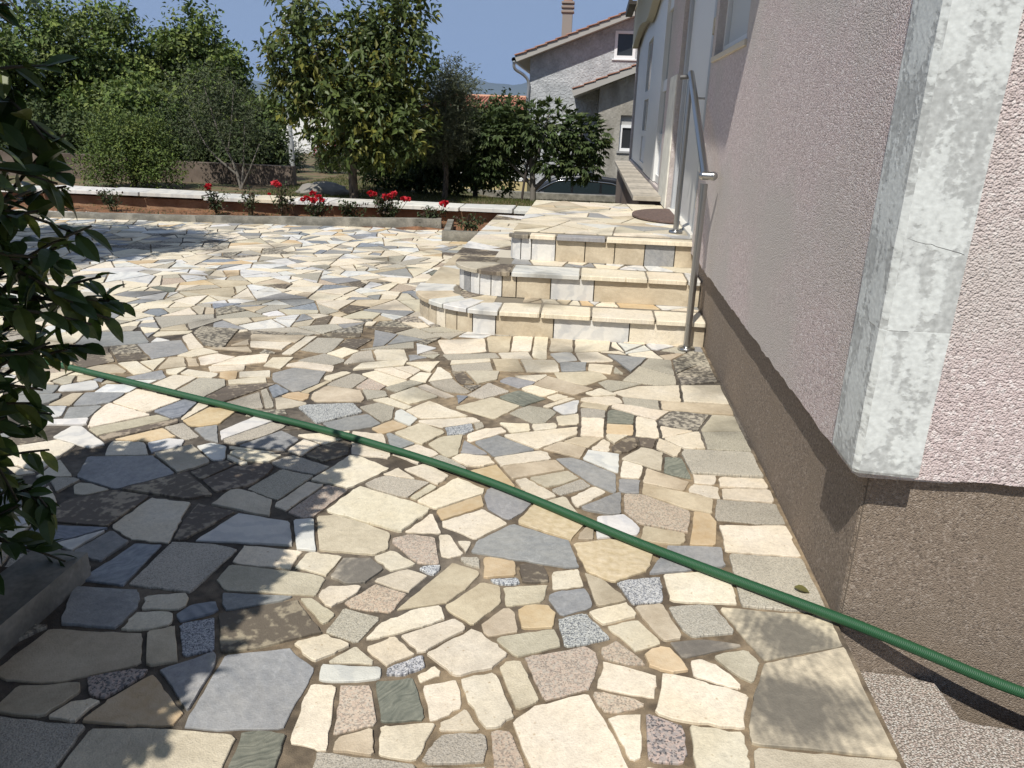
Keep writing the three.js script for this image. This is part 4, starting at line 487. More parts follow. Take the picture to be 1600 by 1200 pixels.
  mesh('gutter', merge([box(0.5, 0.64, 3.5, 3.56, -18.2, -16.3), box(0.5, 0.56, 3.56, 3.64, -18.2, -16.3)]), mat([0.04, 0.035, 0.03], 0.6), house);
  mesh('roof_slab', box(0.55, 7, 4.3, 4.42, -17.5, -1.6), mat([0.4, 0.2, 0.13], 0.9), house);
  mesh('inner_walls', merge([box(1.02, 1.1, 0.4, 4.29, -17.1, -2.2), box(0.8, 7, 0.0, 4.29, -17.4, -17.21)]), mat([0.55, 0.5, 0.47], 0.9), house);
  // stone ledge along the foot of the veranda
  const lt = rep(tex(512, tile((u, v) => { const n = fp(u * 6, v * 6, 6, 6, 3, 4), s = fp(u * 40, v * 4, 40, 4, 3, 1); return [...mul([0.4, 0.36, 0.3], 1 + n * 0.5 + s * 0.25), 0.5 + n * 0.5 + s * 0.3]; })), 1);
  const ledge = tag(group('stone_ledge', [0.6, 0, -8.5]), 'long grey stone ledge on low wall under white veranda doors', 'ledge');
  for (let i = 0; i < 6; i++) mesh('ledge_slab', rbox(-0.15, 0.155, 0.575, 0.63, -8.2 + i * 1.37 + 0.003, -8.2 + (i + 1) * 1.37 - 0.003, 0.008), tmat(lt, 0.003, 0.85), ledge);
  mesh('ledge_wall', box(-0.08, 0.15, -0.5, 0.575, -8.15, -0.08), mat([0.2, 0.15, 0.12], 0.95), ledge);
}
// ---------------------------------------------------------------- pebble-dash pad at the house corner
{
  const t = rep(tex(1024, (u, v) => { const [d, id] = cells(u, v, 140, 21), [d2] = cells(u, v, 57, 25); const cols = [[0.6, 0.54, 0.47], [0.54, 0.44, 0.38], [0.68, 0.65, 0.6], [0.34, 0.29, 0.25], [0.57, 0.51, 0.46], [0.47, 0.39, 0.34]]; const e = sst(0.62, 0.4, d); return [...mix([0.2, 0.17, 0.14], cols[Math.floor(id * 6)], e), clamp(1 - d * 1.2) * 0.8 + clamp(1 - d2) * 0.2]; }), 1 / 0.72);
  const s = new THREE.Shape(); for (const [i, q] of [[0.794, 1.968], [1.0, 1.96], [1.075, 1.94], [1.085, 1.80], [1.13, 1.785], [1.6, 1.755], [2.6, 1.74], [2.6, -1.2], [0.794, -1.2]].entries()) i ? s.lineTo(...q) : s.moveTo(...q); s.closePath();
  const g = new THREE.ExtrudeGeometry(s, { depth: 0.22, bevelEnabled: true, bevelSize: 0.008, bevelThickness: 0.01, bevelSegments: 2 }); g.rotateX(-Math.PI / 2); g.translate(0, -0.38, 0);
  struct(mesh('pebble_pavement', uvBox(g), tmat(t, 0.006, 0.9)));
}
// ---------------------------------------------------------------- garden hose
{
  const pts = [[-4.3, 0.024, -4.35], [-3.5, 0.025, -3.98], [-2.91, 0.0245, -3.735], [-2.2, 0.0245, -3.47], [-1.6, 0.0245, -3.245], [-0.93, 0.0245, -2.985], [-0.35, 0.0245, -2.69], [0.24, 0.0245, -2.295], [0.55, 0.028, -2.10], [0.74, 0.03, -1.985], [0.86, 0.022, -1.925], [1.0, -0.008, -1.885], [1.27, -0.08, -1.84], [1.7, -0.12, -1.75]];
  const g = new THREE.TubeGeometry(new THREE.CatmullRomCurve3(pts.map((p) => V(...p))), 420, 0.0158, 18);
  const t = tex(128, (u, v) => { const a = Math.sin((u * 4 + v * 4) * 6.283), b = Math.sin((u * 4 - v * 4) * 6.283), k = Math.max(a, b); return [...mix([0.008, 0.052, 0.017], [0.013, 0.088, 0.03], clamp(0.5 + k * 0.5)), 0.5 + 0.5 * k]; });
  t.map.repeat.set(330, 1); t.bump.repeat.set(330, 1);
  tag(mesh('garden_hose', g, tmat(t, 0.0009, 0.55)), 'green ribbed garden hose stretched across the stone terrace', 'hose');
}
// ---------------------------------------------------------------- flower bed: kerbs, soil, back wall with pale coping
const concT = rep(tex(512, tile((u, v) => { const n = fp(u * 7, v * 7, 7, 7, 3, 4), f = fp(u * 60, v * 60, 60, 60, 4, 2); return [...mul(mix([0.15, 0.143, 0.12], [0.29, 0.275, 0.235], clamp(0.5 + n * 1.3)), 1 + f * 0.3), 0.5 + n * 0.4 + f * 0.4]; })), 1 / 0.8);
const concM = tmat(concT, 0.004, 0.95);
function wallRun(a, b, y0, ya, yb, t) { // wall from a to b (x,z), top height ya..yb, thickness t to the far side
  const L = Math.hypot(b[0] - a[0], b[1] - a[1]), n = Math.max(1, Math.round(L / 0.4)), g = new THREE.BoxGeometry(L, 1, t, n, 1, 1), p = g.attributes.position;
  for (let i = 0; i < p.count; i++) { const k = p.getX(i) / L + 0.5, top = p.getY(i) > 0; p.setXYZ(i, p.getX(i), top ? lerp(ya, yb, k) + 0.006 * pn(k * L * 3, 2, p.getZ(i)) : y0, p.getZ(i) - t / 2); }
  g.computeVertexNormals(); uvBox(g); g.rotateY(-Math.atan2(b[1] - a[1], b[0] - a[0])); g.translate((a[0] + b[0]) / 2, 0, (a[1] + b[1]) / 2); return g;
}
{
  const kerb = tag(group('flower_bed_kerb'), 'low grey concrete kerb between the terrace and the rose bed', 'kerb');
  mesh('kerb_length', wallRun([-10.4, -8.72], [-4.9, -9.34], -0.1, 0.05, 0.085, 0.09), concM, kerb);
  mesh('kerb_length', wallRun([-4.895, -9.34], [-1.86, -9.75], -0.1, 0.085, 0.135, 0.09), concM, kerb);
  mesh('kerb_length', wallRun([-1.79, -9.845], [-1.65, -8.79], -0.1, 0.125, 0.125, 0.075), concM, kerb);
  mesh('kerb_length', wallRun([-1.668, -8.78], [-1.205, -8.78], -0.1, 0.122, 0.122, 0.08), concM, kerb);
  const soilT = rep(tex(512, tile((u, v) => { const n = fp(u * 10, v * 10, 10, 10, 3, 4), f = fp(u * 70, v * 70, 70, 70, 4, 2); return [...mul([0.2, 0.095, 0.045], 1 + n * 0.9 + f * 0.6), 0.5 + n * 0.7 + f * 0.4]; })), 1 / 0.8);
  const sg = new THREE.PlaneGeometry(9.6, 2.2, 60, 14); sg.rotateX(-Math.PI / 2); sg.translate(-6, 0.03, -9.7); { const p = sg.attributes.position, uv = sg.attributes.uv; for (let i = 0; i < p.count; i++) { p.setY(i, p.getZ(i) > -8.95 && p.getX(i) < -1.7 ? -0.05 : 0.03 + 0.05 * fbm(p.getX(i) * 3, p.getZ(i) * 3, 1, 3) - 0.14 * sst(-9.9, -9.0 + 0.13 * (p.getX(i) + 4), p.getZ(i))); uv.setXY(i, p.getX(i), p.getZ(i)); } sg.computeVertexNormals(); }
  struct(mesh('flower_bed_soil', sg, tmat(soilT, 0.012, 1)));
  const bw = tag(group('garden_wall'), 'low ochre garden wall with pale stone coping behind the roses', 'wall');
  const ochre = tmat(rep(tex(512, tile((u, v) => { const n = fp(u * 8, v * 8, 8, 8, 9, 4), f = fp(u * 50, v * 50, 50, 50, 2, 2); return [...mul(mix([0.21, 0.12, 0.066], [0.3, 0.185, 0.11], clamp(0.5 + n * 1.5)), 1 + f * 0.3), 0.5 + n * 0.5 + f * 0.3]; })), 1), 0.004, 0.95);
  mesh('wall_face', wallRun([-10.4, -10.2], [-0.65, -10.36], -0.4, 0.165, 0.165, 0.25), ochre, bw);
  seed = 12;
  for (let x = -10.4; x < -0.75;) { const w = rr(0.55, 0.95), x1 = Math.min(-0.72, x + w), z = -10.28 - (x + 5.5) * 0.0164; const g = slabTris([[x + 0.006, z + 0.1], [x1 - 0.006, z + 0.1 + rr(-0.012, 0.012)], [x1 - 0.006, z - 0.42], [x + 0.006, z - 0.42]], 0.235 + rr(-0.004, 0.006) + (x < -5.5 && x > -7.9 ? 0.02 : 0), pick(['w', 'w', 'c', 'w']), { depth: 0.05, bevel: 0.006, rag: 0.006, step: 0.09 }); mesh('coping_slab', geo([g]), stoneMat, bw); x = x1; }
  // rear boundary walls
  const bwall = tmat(rep(tex(512, tile((u, v) => { const n = fp(u * 5, v * 5, 5, 5, 9, 4), f = fp(u * 40, v * 40, 40, 40, 2, 2); return [...mul(mix([0.075, 0.055, 0.042], [0.16, 0.125, 0.1], clamp(0.5 + n * 1.5)), 1 + f * 0.3), 0.5 + n * 0.5]; })), 0.7), 0.006, 0.95);
  tag(mesh('boundary_wall', merge([wallRun([-14, -13.1], [-8.3, -13], -0.5, 0.56, 0.54, 0.2), wallRun([-8.3, -13], [-5.1, -13.2], -0.5, 0.5, 0.47, 0.2)]), bwall), 'stained brown plaster boundary wall behind the leafy shrub', 'wall');
  tag(mesh('retaining_wall', wallRun([-5.0, -16.9], [1.2, -17], -2.6, -0.1, -0.13, 0.22), concM), 'low weathered concrete wall between lawn and parked car', 'wall');
}
// ---------------------------------------------------------------- leaves
const leafM = (rough = 0.6) => new THREE.MeshPhysicalMaterial({ vertexColors: true, roughness: rough, transmission: 0.28, thickness: 0, side: THREE.DoubleSide, specularIntensity: 0.5 });
const leafMat = leafM(0.62), glossLeaf = leafM(0.45);
// one leaf: length L along +y of its frame, folded along the midrib
function pushLeaf(B, o, dir, nrm, L, w, col, seg = 1, curl = 0.25) {
  const d = dir.clone().normalize(), s = new THREE.Vector3().crossVectors(d, nrm).normalize(), n = new THREE.Vector3().crossVectors(s, d).normalize();
  const at = (t, e, h) => [o.x + d.x * L * t + s.x * w * e + n.x * h * L, o.y + d.y * L * t + s.y * w * e + n.y * h * L, o.z + d.z * L * t + s.z * w * e + n.z * h * L];
  const tri = (a, b, c) => { B.P.push(...a, ...b, ...c); for (let i = 0; i < 3; i++) B.C.push(...col); };
  if (seg === 1) { const a = at(0, 0, 0), b = at(0.45, 0.5, 0.08), c = at(1, 0, -curl * 0.4), e = at(0.45, -0.5, 0.08); tri(a, b, c); tri(a, c, e); return; }
  const prof = [[0, 0.02], [0.12, 0.24], [0.3, 0.44], [0.5, 0.5], [0.7, 0.42], [0.87, 0.22], [1, 0]];
  for (let i = 0; i < prof.length - 1; i++) {
    const [t0, w0] = prof[i], [t1, w1] = prof[i + 1], h0 = -curl * t0 * t0, h1 = -curl * t1 * t1;
    const m0 = at(t0, 0, h0), m1 = at(t1, 0, h1);
    for (const sg of [1, -1]) { const e0 = at(t0, sg * w0, h0 + 0.07 * w0 * 2), e1 = at(t1, sg * w1, h1 + 0.07 * w1 * 2); tri(m0, e0, m1); if (w1 > 0) tri(m1, e0, e1); }
  }
}
const bgeo = (B) => { const g = new THREE.BufferGeometry(); g.setAttribute('position', new THREE.Float32BufferAttribute(B.P, 3)); g.setAttribute('color', new THREE.Float32BufferAttribute(B.C, 3)); g.computeVertexNormals(); return g; };
const rdir = () => { const z = rr(-1, 1), a = rr(0, 6.283), r = Math.sqrt(1 - z * z); return V(r * Math.cos(a), z, r * Math.sin(a)); };
const bark = tmat(rep(tex(256, tile((u, v) => { const n = fp(u * 14, v * 5, 14, 5, 3, 4); return [...mul([0.13, 0.105, 0.08], 1 + n * 1.2), 0.5 + n]; })), 2, 3), 0.01, 0.95);
const greyBark = mat([0.18, 0.165, 0.145], 0.95);
// tree: blobs [x,y,z,rx,ry,rz] relative to the base; twigs of leaves spread through them
function tree(name, label, cat, base, o) {
  const { blobs, n, L, w, cols, per = 9, tw = 0.16, mat: lm = leafMat, trunk = [], grp, droop = 0.25, seg = 1, barkM = bark, shell = 0.45, sd = 1 } = o;
  seed = sd * 7919 + 13;
  const t = group(name, base); tag(t, label, cat, grp);
  const B = { P: [], C: [] }, vol = blobs.map((b) => b[3] * b[4] * b[5]), tot = vol.reduce((a, b) => a + b, 0);
  blobs.forEach((b, bi) => {
    const k = Math.round(n * vol[bi] / tot);
    for (let i = 0; i < k; i++) {
      const d = rdir(), q = Math.pow(rnd(), shell) * (1 + 0.22 * fbm(d.x * 2.2 + bi * 3, d.y * 2.2, d.z * 2.2, 2)), c = V(b[0] + d.x * b[3] * q, b[1] + d.y * b[4] * q, b[2] + d.z * b[5] * q);
      const out = d.clone().multiplyScalar(0.8).add(rdir().multiplyScalar(0.7)).normalize(); out.y += 0.15;
      const base = pick(cols), k1 = rr(0.75, 1.2), m = Math.max(3, Math.round(per * rr(0.6, 1.3)));
      for (let j = 0; j < m; j++) {
        const p = c.clone().addScaledVector(out, tw * (j / m - 0.3)).addScaledVector(rdir(), tw * 0.35);
        const dr = out.clone().multiplyScalar(0.6).add(rdir()).normalize(); dr.y -= droop;
        const nm = V(d.x * 0.6 + rr(-0.6, 0.6), 0.8, d.z * 0.6 + rr(-0.6, 0.6)), kk = k1 * rr(0.8, 1.2), s = rr(0.7, 1.15);
        pushLeaf(B, p, dr, nm, L * s, w * s, mul(base, kk), seg);
      }
    }
  });
  if (trunk.length) mesh('trunk', merge(trunk.map((q) => taper(q[0], q[1], q[2], q[3] || 8))), barkM, t);
  stuff(mesh('crown', bgeo(B), lm, t)); delete t.children.at(-1).userData.kind;
  return t;
}
const G1 = [[0.115, 0.17, 0.036], [0.145, 0.2, 0.042], [0.18, 0.225, 0.052], [0.085, 0.135, 0.032]];
const GD = [[0.05, 0.08, 0.025], [0.065, 0.098, 0.03], [0.085, 0.115, 0.034]];
const GM = [[0.085, 0.12, 0.032], [0.11, 0.145, 0.038], [0.19, 0.19, 0.04], [0.07, 0.1, 0.03], [0.09, 0.125, 0.034]];
const limbs = (k, r, h0, spread, len, sd) => { seed = sd; const o = []; for (let i = 0; i < k; i++) { const a = i / k * 6.28 + rr(-0.4, 0.4), s = spread * rr(0.6, 1.1); o.push([[[0, h0 * rr(0.8, 1), 0], [Math.cos(a) * s * 0.45, h0 + len * 0.45, Math.sin(a) * s * 0.45], [Math.cos(a) * s, h0 + len * rr(0.8, 1.1), Math.sin(a) * s]], r, r * 0.2, 6]); } return o; };
// tree in the middle of the garden
tree('fruit_tree', 'broad green fruit tree with drooping leaves behind the red roses', 'tree', [-3.45, 0.12, -11.25], { sd: 2, cols: GM, n: 1450, per: 10, L: 0.12, w: 0.056, tw: 0.2, droop: 0.5, mat: glossLeaf,
  blobs: [[0.05, 1.4, 0, 0.85, 0.75, 0.85], [-0.55, 1.95, 0.1, 0.62, 0.62, 0.6], [0.62, 2.0, 0, 0.6, 0.72, 0.6], [0.15, 2.2, -0.1, 0.5, 0.4, 0.5], [-0.75, 1.4, 0.1, 0.42, 0.35, 0.45], [-0.75, 2.55, 0, 0.35, 0.3, 0.35], [0.85, 2.65, 0, 0.38, 0.35, 0.35], [0.7, 1.1, 0.1, 0.55, 0.6, 0.55], [0.15, 0.78, 0, 0.65, 0.3, 0.55]],
  trunk: [[[[0.02, -0.1, 0], [0, 0.4, 0], [0.03, 0.9, 0], [0, 1.5, 0]], 0.075, 0.04], ...limbs(7, 0.035, 0.8, 0.9, 1.3, 5)] });
tree('olive_tree', 'small grey-green olive tree beside the broad fruit tree', 'tree', [-2.3, 0.1, -12.3], { sd: 3, cols: [[0.14, 0.16, 0.095], [0.11, 0.13, 0.07], [0.18, 0.2, 0.13]], n: 1300, per: 11, L: 0.07, w: 0.017, tw: 0.17, droop: 0,
  blobs: [[0, 1.25, 0, 0.5, 0.65, 0.5], [0.15, 1.7, 0, 0.33, 0.35, 0.33], [-0.2, 1.0, 0, 0.45, 0.4, 0.45]], trunk: [[[[0, -0.1, 0], [0.03, 0.4, 0], [0, 0.9, 0]], 0.05, 0.03], ...limbs(5, 0.025, 0.6, 0.4, 1, 6)] });
tree('citrus_tree', 'dark rounded citrus tree between the olive tree and the fig', 'tree', [-1.95, 0.08, -13.3], { sd: 4, cols: [...GD, [0.07, 0.11, 0.03]], n: 1700, per: 9, L: 0.09, w: 0.045, tw: 0.16, mat: glossLeaf,
  blobs: [[0, 0.85, 0, 0.95, 0.62, 0.8], [0.5, 1.25, 0, 0.55, 0.42, 0.5], [-0.4, 1.1, 0, 0.5, 0.5, 0.5], [-0.5, 0.5, 0.2, 0.6, 0.35, 0.5], [0.3, 0.45, 0.2, 0.7, 0.35, 0.5]], trunk: [[[[0, -0.3, 0], [0, 0.4, 0], [0, 0.9, 0]], 0.05, 0.03]] });
tree('laurel_bush', 'low dark evergreen bush in the shade of the fruit tree', 'bush', [-3.3, 0.08, -13.4], { sd: 44, cols: GD, n: 1000, per: 9, L: 0.1, w: 0.048, tw: 0.16,
  blobs: [[0, 0.6, 0, 0.8, 0.55, 0.5], [0.7, 0.5, 0, 0.6, 0.5, 0.5]], trunk: [[[[0, -0.3, 0], [0, 0.3, 0], [0, 0.6, 0]], 0.04, 0.03]] });
// fig: five-lobed leaves as five blades from one stalk
{
  seed = 515;
  const t = tag(group('fig_tree', [-0.93, -0.02, -12.8]), 'spreading fig tree with lobed leaves in front of grey house', 'tree');
  mesh('trunk', merge([taper([[0, -0.3, 0], [0.0, 0.2, 0], [-0.02, 0.5, 0], [-0.1, 0.95, 0]], 0.06, 0.035), taper([[0, 0.3, 0], [0.25, 0.55, 0.05], [0.55, 0.8, 0.1], [0.75, 1.2, 0]], 0.04, 0.012), taper([[0, 0.35, 0], [-0.3, 0.65, 0.1], [-0.6, 0.9, 0]], 0.035, 0.012), taper([[-0.05, 0.6, 0], [0.1, 1.0, 0.1], [0.2, 1.5, 0]], 0.03, 0.01), taper([[0.25, 0.55, 0.05], [0.5, 0.62, 0.2], [0.85, 0.7, 0.2]], 0.022, 0.008)]), greyBark, t);
  const B = { P: [], C: [] };
  const blobs = [[0.1, 1.25, 0, 0.75, 0.42, 0.7], [0.7, 1.1, 0, 0.5, 0.45, 0.5], [-0.55, 1.1, 0, 0.55, 0.42, 0.5], [0.75, 0.72, 0.15, 0.35, 0.25, 0.35], [-0.75, 0.75, 0, 0.45, 0.35, 0.4], [0.3, 0.75, 0.25, 0.3, 0.2, 0.3]];
  for (const b of blobs) for (let i = 0; i < 1500 * b[3] * b[4]; i++) {
    const d = rdir(), q = Math.pow(rnd(), 0.4) * (1 + 0.25 * fbm(d.x * 3, d.y * 3, d.z * 3, 2)), c = V(b[0] + d.x * b[3] * q, b[1] + d.y * b[4] * q, b[2] + d.z * b[5] * q);
    const dir = d.clone().add(rdir().multiplyScalar(0.6)); dir.y -= 0.35; dir.normalize(); const nm = V(rr(-0.5, 0.5), 1, rr(-0.5, 0.5)).normalize(), col = mul(pick(GD), rr(0.8, 1.25)), L = rr(0.1, 0.17);
    for (const [a, l] of [[0, 1], [0.65, 0.85], [-0.65, 0.85], [1.35, 0.6], [-1.35, 0.6]]) pushLeaf(B, c, dir.clone().applyAxisAngle(nm, a), nm, L * l, L * 0.34, col);
  }
  mesh('crown', bgeo(B), leafMat, t);
  const s = tag(mesh('wooden_stake', taper([[-1.1, -0.35, -12.6], [-1.09, 0.2, -12.62], [-1.02, 0.75, -12.68]], 0.022, 0.018), mat([0.05, 0.04, 0.035], 0.9)), 'dark wooden stake leaning against the fig tree', 'stake');
}
// shrub and thin-stemmed tree to the side
tree('shrub', 'light green rounded shrub growing in front of brown boundary wall', 'shrub', [-7.2, 0.1, -11.9], { sd: 6, cols: [[0.12, 0.17, 0.035], [0.1, 0.15, 0.033], [0.15, 0.19, 0.04], [0.08, 0.12, 0.035]], n: 1500, per: 10, L: 0.055, w: 0.026, tw: 0.2, droop: -0.1,
  blobs: [[0, 0.55, 0, 0.62, 0.5, 0.6], [0.3, 0.75, 0, 0.42, 0.42, 0.4], [-0.25, 0.85, 0, 0.4, 0.42, 0.4], [-0.55, 0.3, 0, 0.35, 0.25, 0.4], [0.5, 0.35, 0.1, 0.4, 0.3, 0.4]], trunk: limbs(7, 0.018, 0.05, 0.4, 0.8, 8) });
tree('thin_stemmed_tree', 'sparse tree with several bare grey stems beside boundary wall', 'tree', [-5.65, 0.08, -12.4], { sd: 7, cols: [[0.07, 0.09, 0.045], [0.06, 0.085, 0.035], [0.1, 0.115, 0.06]], n: 800, per: 8, L: 0.06, w: 0.022, tw: 0.2, barkM: greyBark,
  blobs: [[-0.45, 1.35, 0, 0.7, 0.65, 0.6], [0.15, 1.0, 0, 0.4, 0.6, 0.5], [-0.75, 0.85, 0, 0.4, 0.45, 0.4]],
  trunk: [[[[0, -0.1, 0], [-0.1, 0.4, 0], [-0.32, 0.9, 0], [-0.5, 1.6, 0]], 0.03, 0.01], [[[-0.02, 0, 0], [0.05, 0.5, 0], [0.12, 1.1, 0]], 0.024, 0.008], [[[-0.1, 0.3, 0], [-0.45, 0.65, 0.1], [-0.8, 1.2, 0]], 0.02, 0.007], [[[0, 0.1, 0], [0.2, 0.4, 0.1], [0.35, 0.8, 0]], 0.018, 0.006], [[[-0.2, 0.6, 0], [-0.1, 1.1, 0], [0, 1.7, 0]], 0.016, 0.006]] });
// wood behind: separate broadleaf trees
[['tall broadleaf tree with dense crown behind the leafy shrub', -12.4, -17.5, 2.1, 4.0, 11], ['broadleaf tree with pale green top at edge of the wood', -10.2, -18.5, 1.75, 3.55, 12], ['round-topped broadleaf tree standing against the open sky', -9.0, -18.2, 1.25, 2.95, 13], ['dark leafy tree sloping down towards the sea gap', -8.0, -17.2, 1.0, 2.05, 14], ['lower spreading tree filling the foot of the wood', -9.4, -15.8, 1.5, 1.9, 15], ['shaded tree at the outer end of boundary wall', -12.6, -15.2, 1.6, 2.6, 16]].forEach(([lab, x, z, r, h, sd]) => {
  seed = sd; const bl = [[0, h * 0.5, 0, r * 0.72, h * 0.36, r * 0.7]]; for (let i = 0; i < 20; i++) { const a = rr(0, 6.28), e = rr(0.15, 1), q = Math.sqrt(Math.max(0.1, 1 - Math.pow(e * 1.5 - 0.7, 2))); bl.push([Math.cos(a) * r * 0.85 * q, h * e * 0.95, Math.sin(a) * r * 0.7 * q, r * rr(0.2, 0.4), h * rr(0.08, 0.15), r * rr(0.2, 0.4)]); }
  tree('broadleaf_tree', lab, 'tree', [x, 0.0, z], { sd, cols: [...G1, [0.085, 0.115, 0.035]], n: 3200, per: 9, L: 0.12, w: 0.075, tw: 0.3, blobs: bl, grp: 'broadleaf trees of the wood', trunk: [[[[0, -1, 0], [0.05, h * 0.3, 0], [0, h * 0.7, 0]], 0.14, 0.06], ...limbs(5, 0.06, h * 0.35, r * 0.7, h * 0.4, sd)] });
});
for (const [lab, x, z, r, h, sd] of [['low evergreen bush overhanging the brown boundary wall', -8.6, -13.9, 1.1, 1.1, 51], ['dark hedge bush beside the thin-stemmed tree', -6.5, -14.2, 0.95, 1.05, 52], ['ragged bush filling the gap behind the boundary wall corner', -10.9, -14.1, 1.3, 1.2, 53]])
  tree('evergreen_bush', lab, 'bush', [x, 0, z], { sd, cols: [...GD, [0.08, 0.11, 0.03]], n: 1300, per: 9, L: 0.09, w: 0.05, tw: 0.2, grp: 'bushes behind the boundary wall', blobs: [[0, h * 0.5, 0, r, h * 0.5, 0.7], [r * 0.5, h * 0.8, 0, r * 0.5, h * 0.35, 0.5], [-r * 0.5, h * 0.75, 0, r * 0.5, h * 0.4, 0.5]], trunk: limbs(4, 0.03, 0.05, r * 0.5, h * 0.6, sd) });
// tree beside the terrace whose crown shades the far paving
tree('shade_tree', 'tree beside the terrace that shades the paving near the rose bed', 'tree', [-6.4, -0.3, -4.7], { sd: 20, cols: G1, n: 2600, per: 9, L: 0.12, w: 0.065, tw: 0.25, blobs: [[0, 4.3, 0, 1.35, 0.7, 1.2], [0.8, 4.0, -0.4, 0.8, 0.5, 0.7], [-0.6, 4.1, 0.2, 0.8, 0.6, 0.8]], trunk: [[[[-0.6, 0, 0], [-0.5, 1.5, 0], [-0.1, 3, 0], [0, 4.2, 0]], 0.13, 0.06], ...limbs(5, 0.05, 3, 0.9, 1.1, 21)] });
// oleanders
for (const [lab, x, z, col, sd] of [['white flowering oleander near the grey lamp post', -6.45, -16.4, [0.75, 0.75, 0.7], 31], ['pink flowering oleander near the grey lamp post', -5.55, -16.6, [0.55, 0.1, 0.16], 32]]) {
  const t = tree('oleander', lab, 'shrub', [x, 0.1, z], { sd, cols: [[0.06, 0.09, 0.04], [0.08, 0.11, 0.05]], n: 170, per: 9, L: 0.1, w: 0.022, tw: 0.18, blobs: [[0, 0.35, 0, 0.38, 0.32, 0.35]], trunk: limbs(4, 0.012, 0.02, 0.2, 0.4, sd) });
  const B = { P: [], C: [] }; for (let i = 0; i < 60; i++) { const d = rdir(); d.y = Math.abs(d.y) * 0.9 + 0.05; const c = V(d.x * 0.4, 0.35 + d.y * 0.33, d.z * 0.4); for (let k = 0; k < 5; k++) pushLeaf(B, c, rdir(), rdir(), 0.035, 0.03, mul(col, rr(0.8, 1.1))); }
  stuff(mesh('blossoms', bgeo(B), leafMat, t));
}
// ---------------------------------------------------------------- roses
{
  const petal = new THREE.MeshPhysicalMaterial({ color: new THREE.Color().setRGB(0.5, 0.006, 0.02), roughness: 0.6, transmission: 0.15, thickness: 0, side: THREE.DoubleSide });
  const stemM = mat([0.07, 0.06, 0.03], 0.9);
  const roses = [
    ['leafy rose bush without flowers beside the foliage hedge', -7.0, -9.75, 0.24, 40, []], ['bare-stemmed rose bush without flowers in front of ochre wall', -6.3, -9.85, 0.27, 38, []],
    ['rose bush carrying one red bloom above ochre wall', -4.9, -9.95, 0.3, 45, [[-0.1, 0.36, 0, 0.055], [-0.07, 0.33, 0.05, 0.04]]], ['thin twiggy rose bush without flowers next to single red bloom', -4.45, -9.95, 0.3, 30, []],
    ['tall rose with one wide red bloom on long stem', -4.0, -9.95, 0.36, 42, [[-0.09, 0.43, 0, 0.06], [-0.04, 0.42, 0.03, 0.045], [-0.17, 0.3, 0.02, 0.025]]], ['rose bush with a dense cluster of red blooms', -3.55, -9.9, 0.24, 50, [[-0.02, 0.33, 0, 0.05], [0.06, 0.29, 0.03, 0.05], [-0.09, 0.27, 0.04, 0.05], [0.0, 0.25, 0.06, 0.055], [0.1, 0.25, 0.02, 0.045], [-0.16, 0.25, 0, 0.04]]],
    ['low leafy rose bush without flowers next to the red cluster', -3.05, -9.9, 0.22, 55, []], ['wide rose bush with red blooms spread along its top', -2.62, -9.95, 0.28, 85, [[-0.2, 0.36, 0, 0.055], [-0.14, 0.35, 0.03, 0.045], [0.0, 0.32, 0.03, 0.055], [0.06, 0.34, 0, 0.05], [0.11, 0.37, 0, 0.045], [0.24, 0.31, 0.02, 0.05], [0.28, 0.3, -0.02, 0.045]]],
    ['low rose bush with a single crimson bloom near kerb corner', -2.0, -9.9, 0.2, 60, [[0.14, 0.27, 0.02, 0.055], [0.17, 0.29, 0, 0.045]]], ['small rose seedling without flowers beside the steps', -1.42, -9.35, 0.2, 34, []]];
  roses.forEach(([lab, x, z, h, nl, fl], i) => {
    seed = 900 + i * 17;
    const t = tag(group('rose_bush', [x, 0.03, z]), lab, 'rose bush', 'rose bushes in the flower bed');
    const st = [], tips = [];
    for (let k = 0; k < 9; k++) { const a = rr(0, 6.28), s = rr(0.04, 0.2), hh = h * rr(0.65, 1.2); const tip = [Math.cos(a) * s, hh, Math.sin(a) * s * 0.7]; tips.push(tip); st.push(taper([[Math.cos(a) * 0.02, -0.05, 0], [tip[0] * 0.5 + rr(-0.02, 0.02), hh * 0.5, tip[2] * 0.5], tip], 0.006, 0.0025, 5)); }
    fl.forEach((f) => st.push(taper([[0, 0, 0], [f[0] * 0.6, f[1] * 0.5, f[2]], [f[0], f[1], f[2]]], 0.005, 0.003, 5)));
    mesh('stems', merge(st), stemM, t);
    const B = { P: [], C: [] };
    for (let k = 0; k < nl * 6; k++) { const q = pick(tips), f = rr(0.35, 1.05); pushLeaf(B, V(q[0] * f + rr(-0.05, 0.05), q[1] * f + rr(-0.03, 0.04), q[2] * f + rr(-0.05, 0.05)), rdir().add(V(0, -0.2, 0)), V(rr(-0.5, 0.5), 1, rr(-0.5, 0.5)), rr(0.035, 0.06), rr(0.022, 0.036), mul(pick([[0.05, 0.075, 0.028], [0.07, 0.09, 0.033], [0.08, 0.05, 0.035], [0.04, 0.065, 0.024]]), rr(0.8, 1.2))); }
    stuff(mesh('leaves', bgeo(B), leafMat, t));
    fl.forEach((f) => { const F = { P: [], C: [] }; for (let k = 0; k < 34; k++) { const d = rdir(); d.y = d.y * 0.6 + 0.25; pushLeaf(F, V(f[0] + d.x * f[3] * 0.25, f[1] + d.y * f[3] * 0.25, f[2] + d.z * f[3] * 0.25), d, rdir(), f[3] * rr(0.6, 0.95), f[3] * 0.9, [1, 1, 1]); } mesh('bloom', bgeo(F), petal, t); });
  });
}
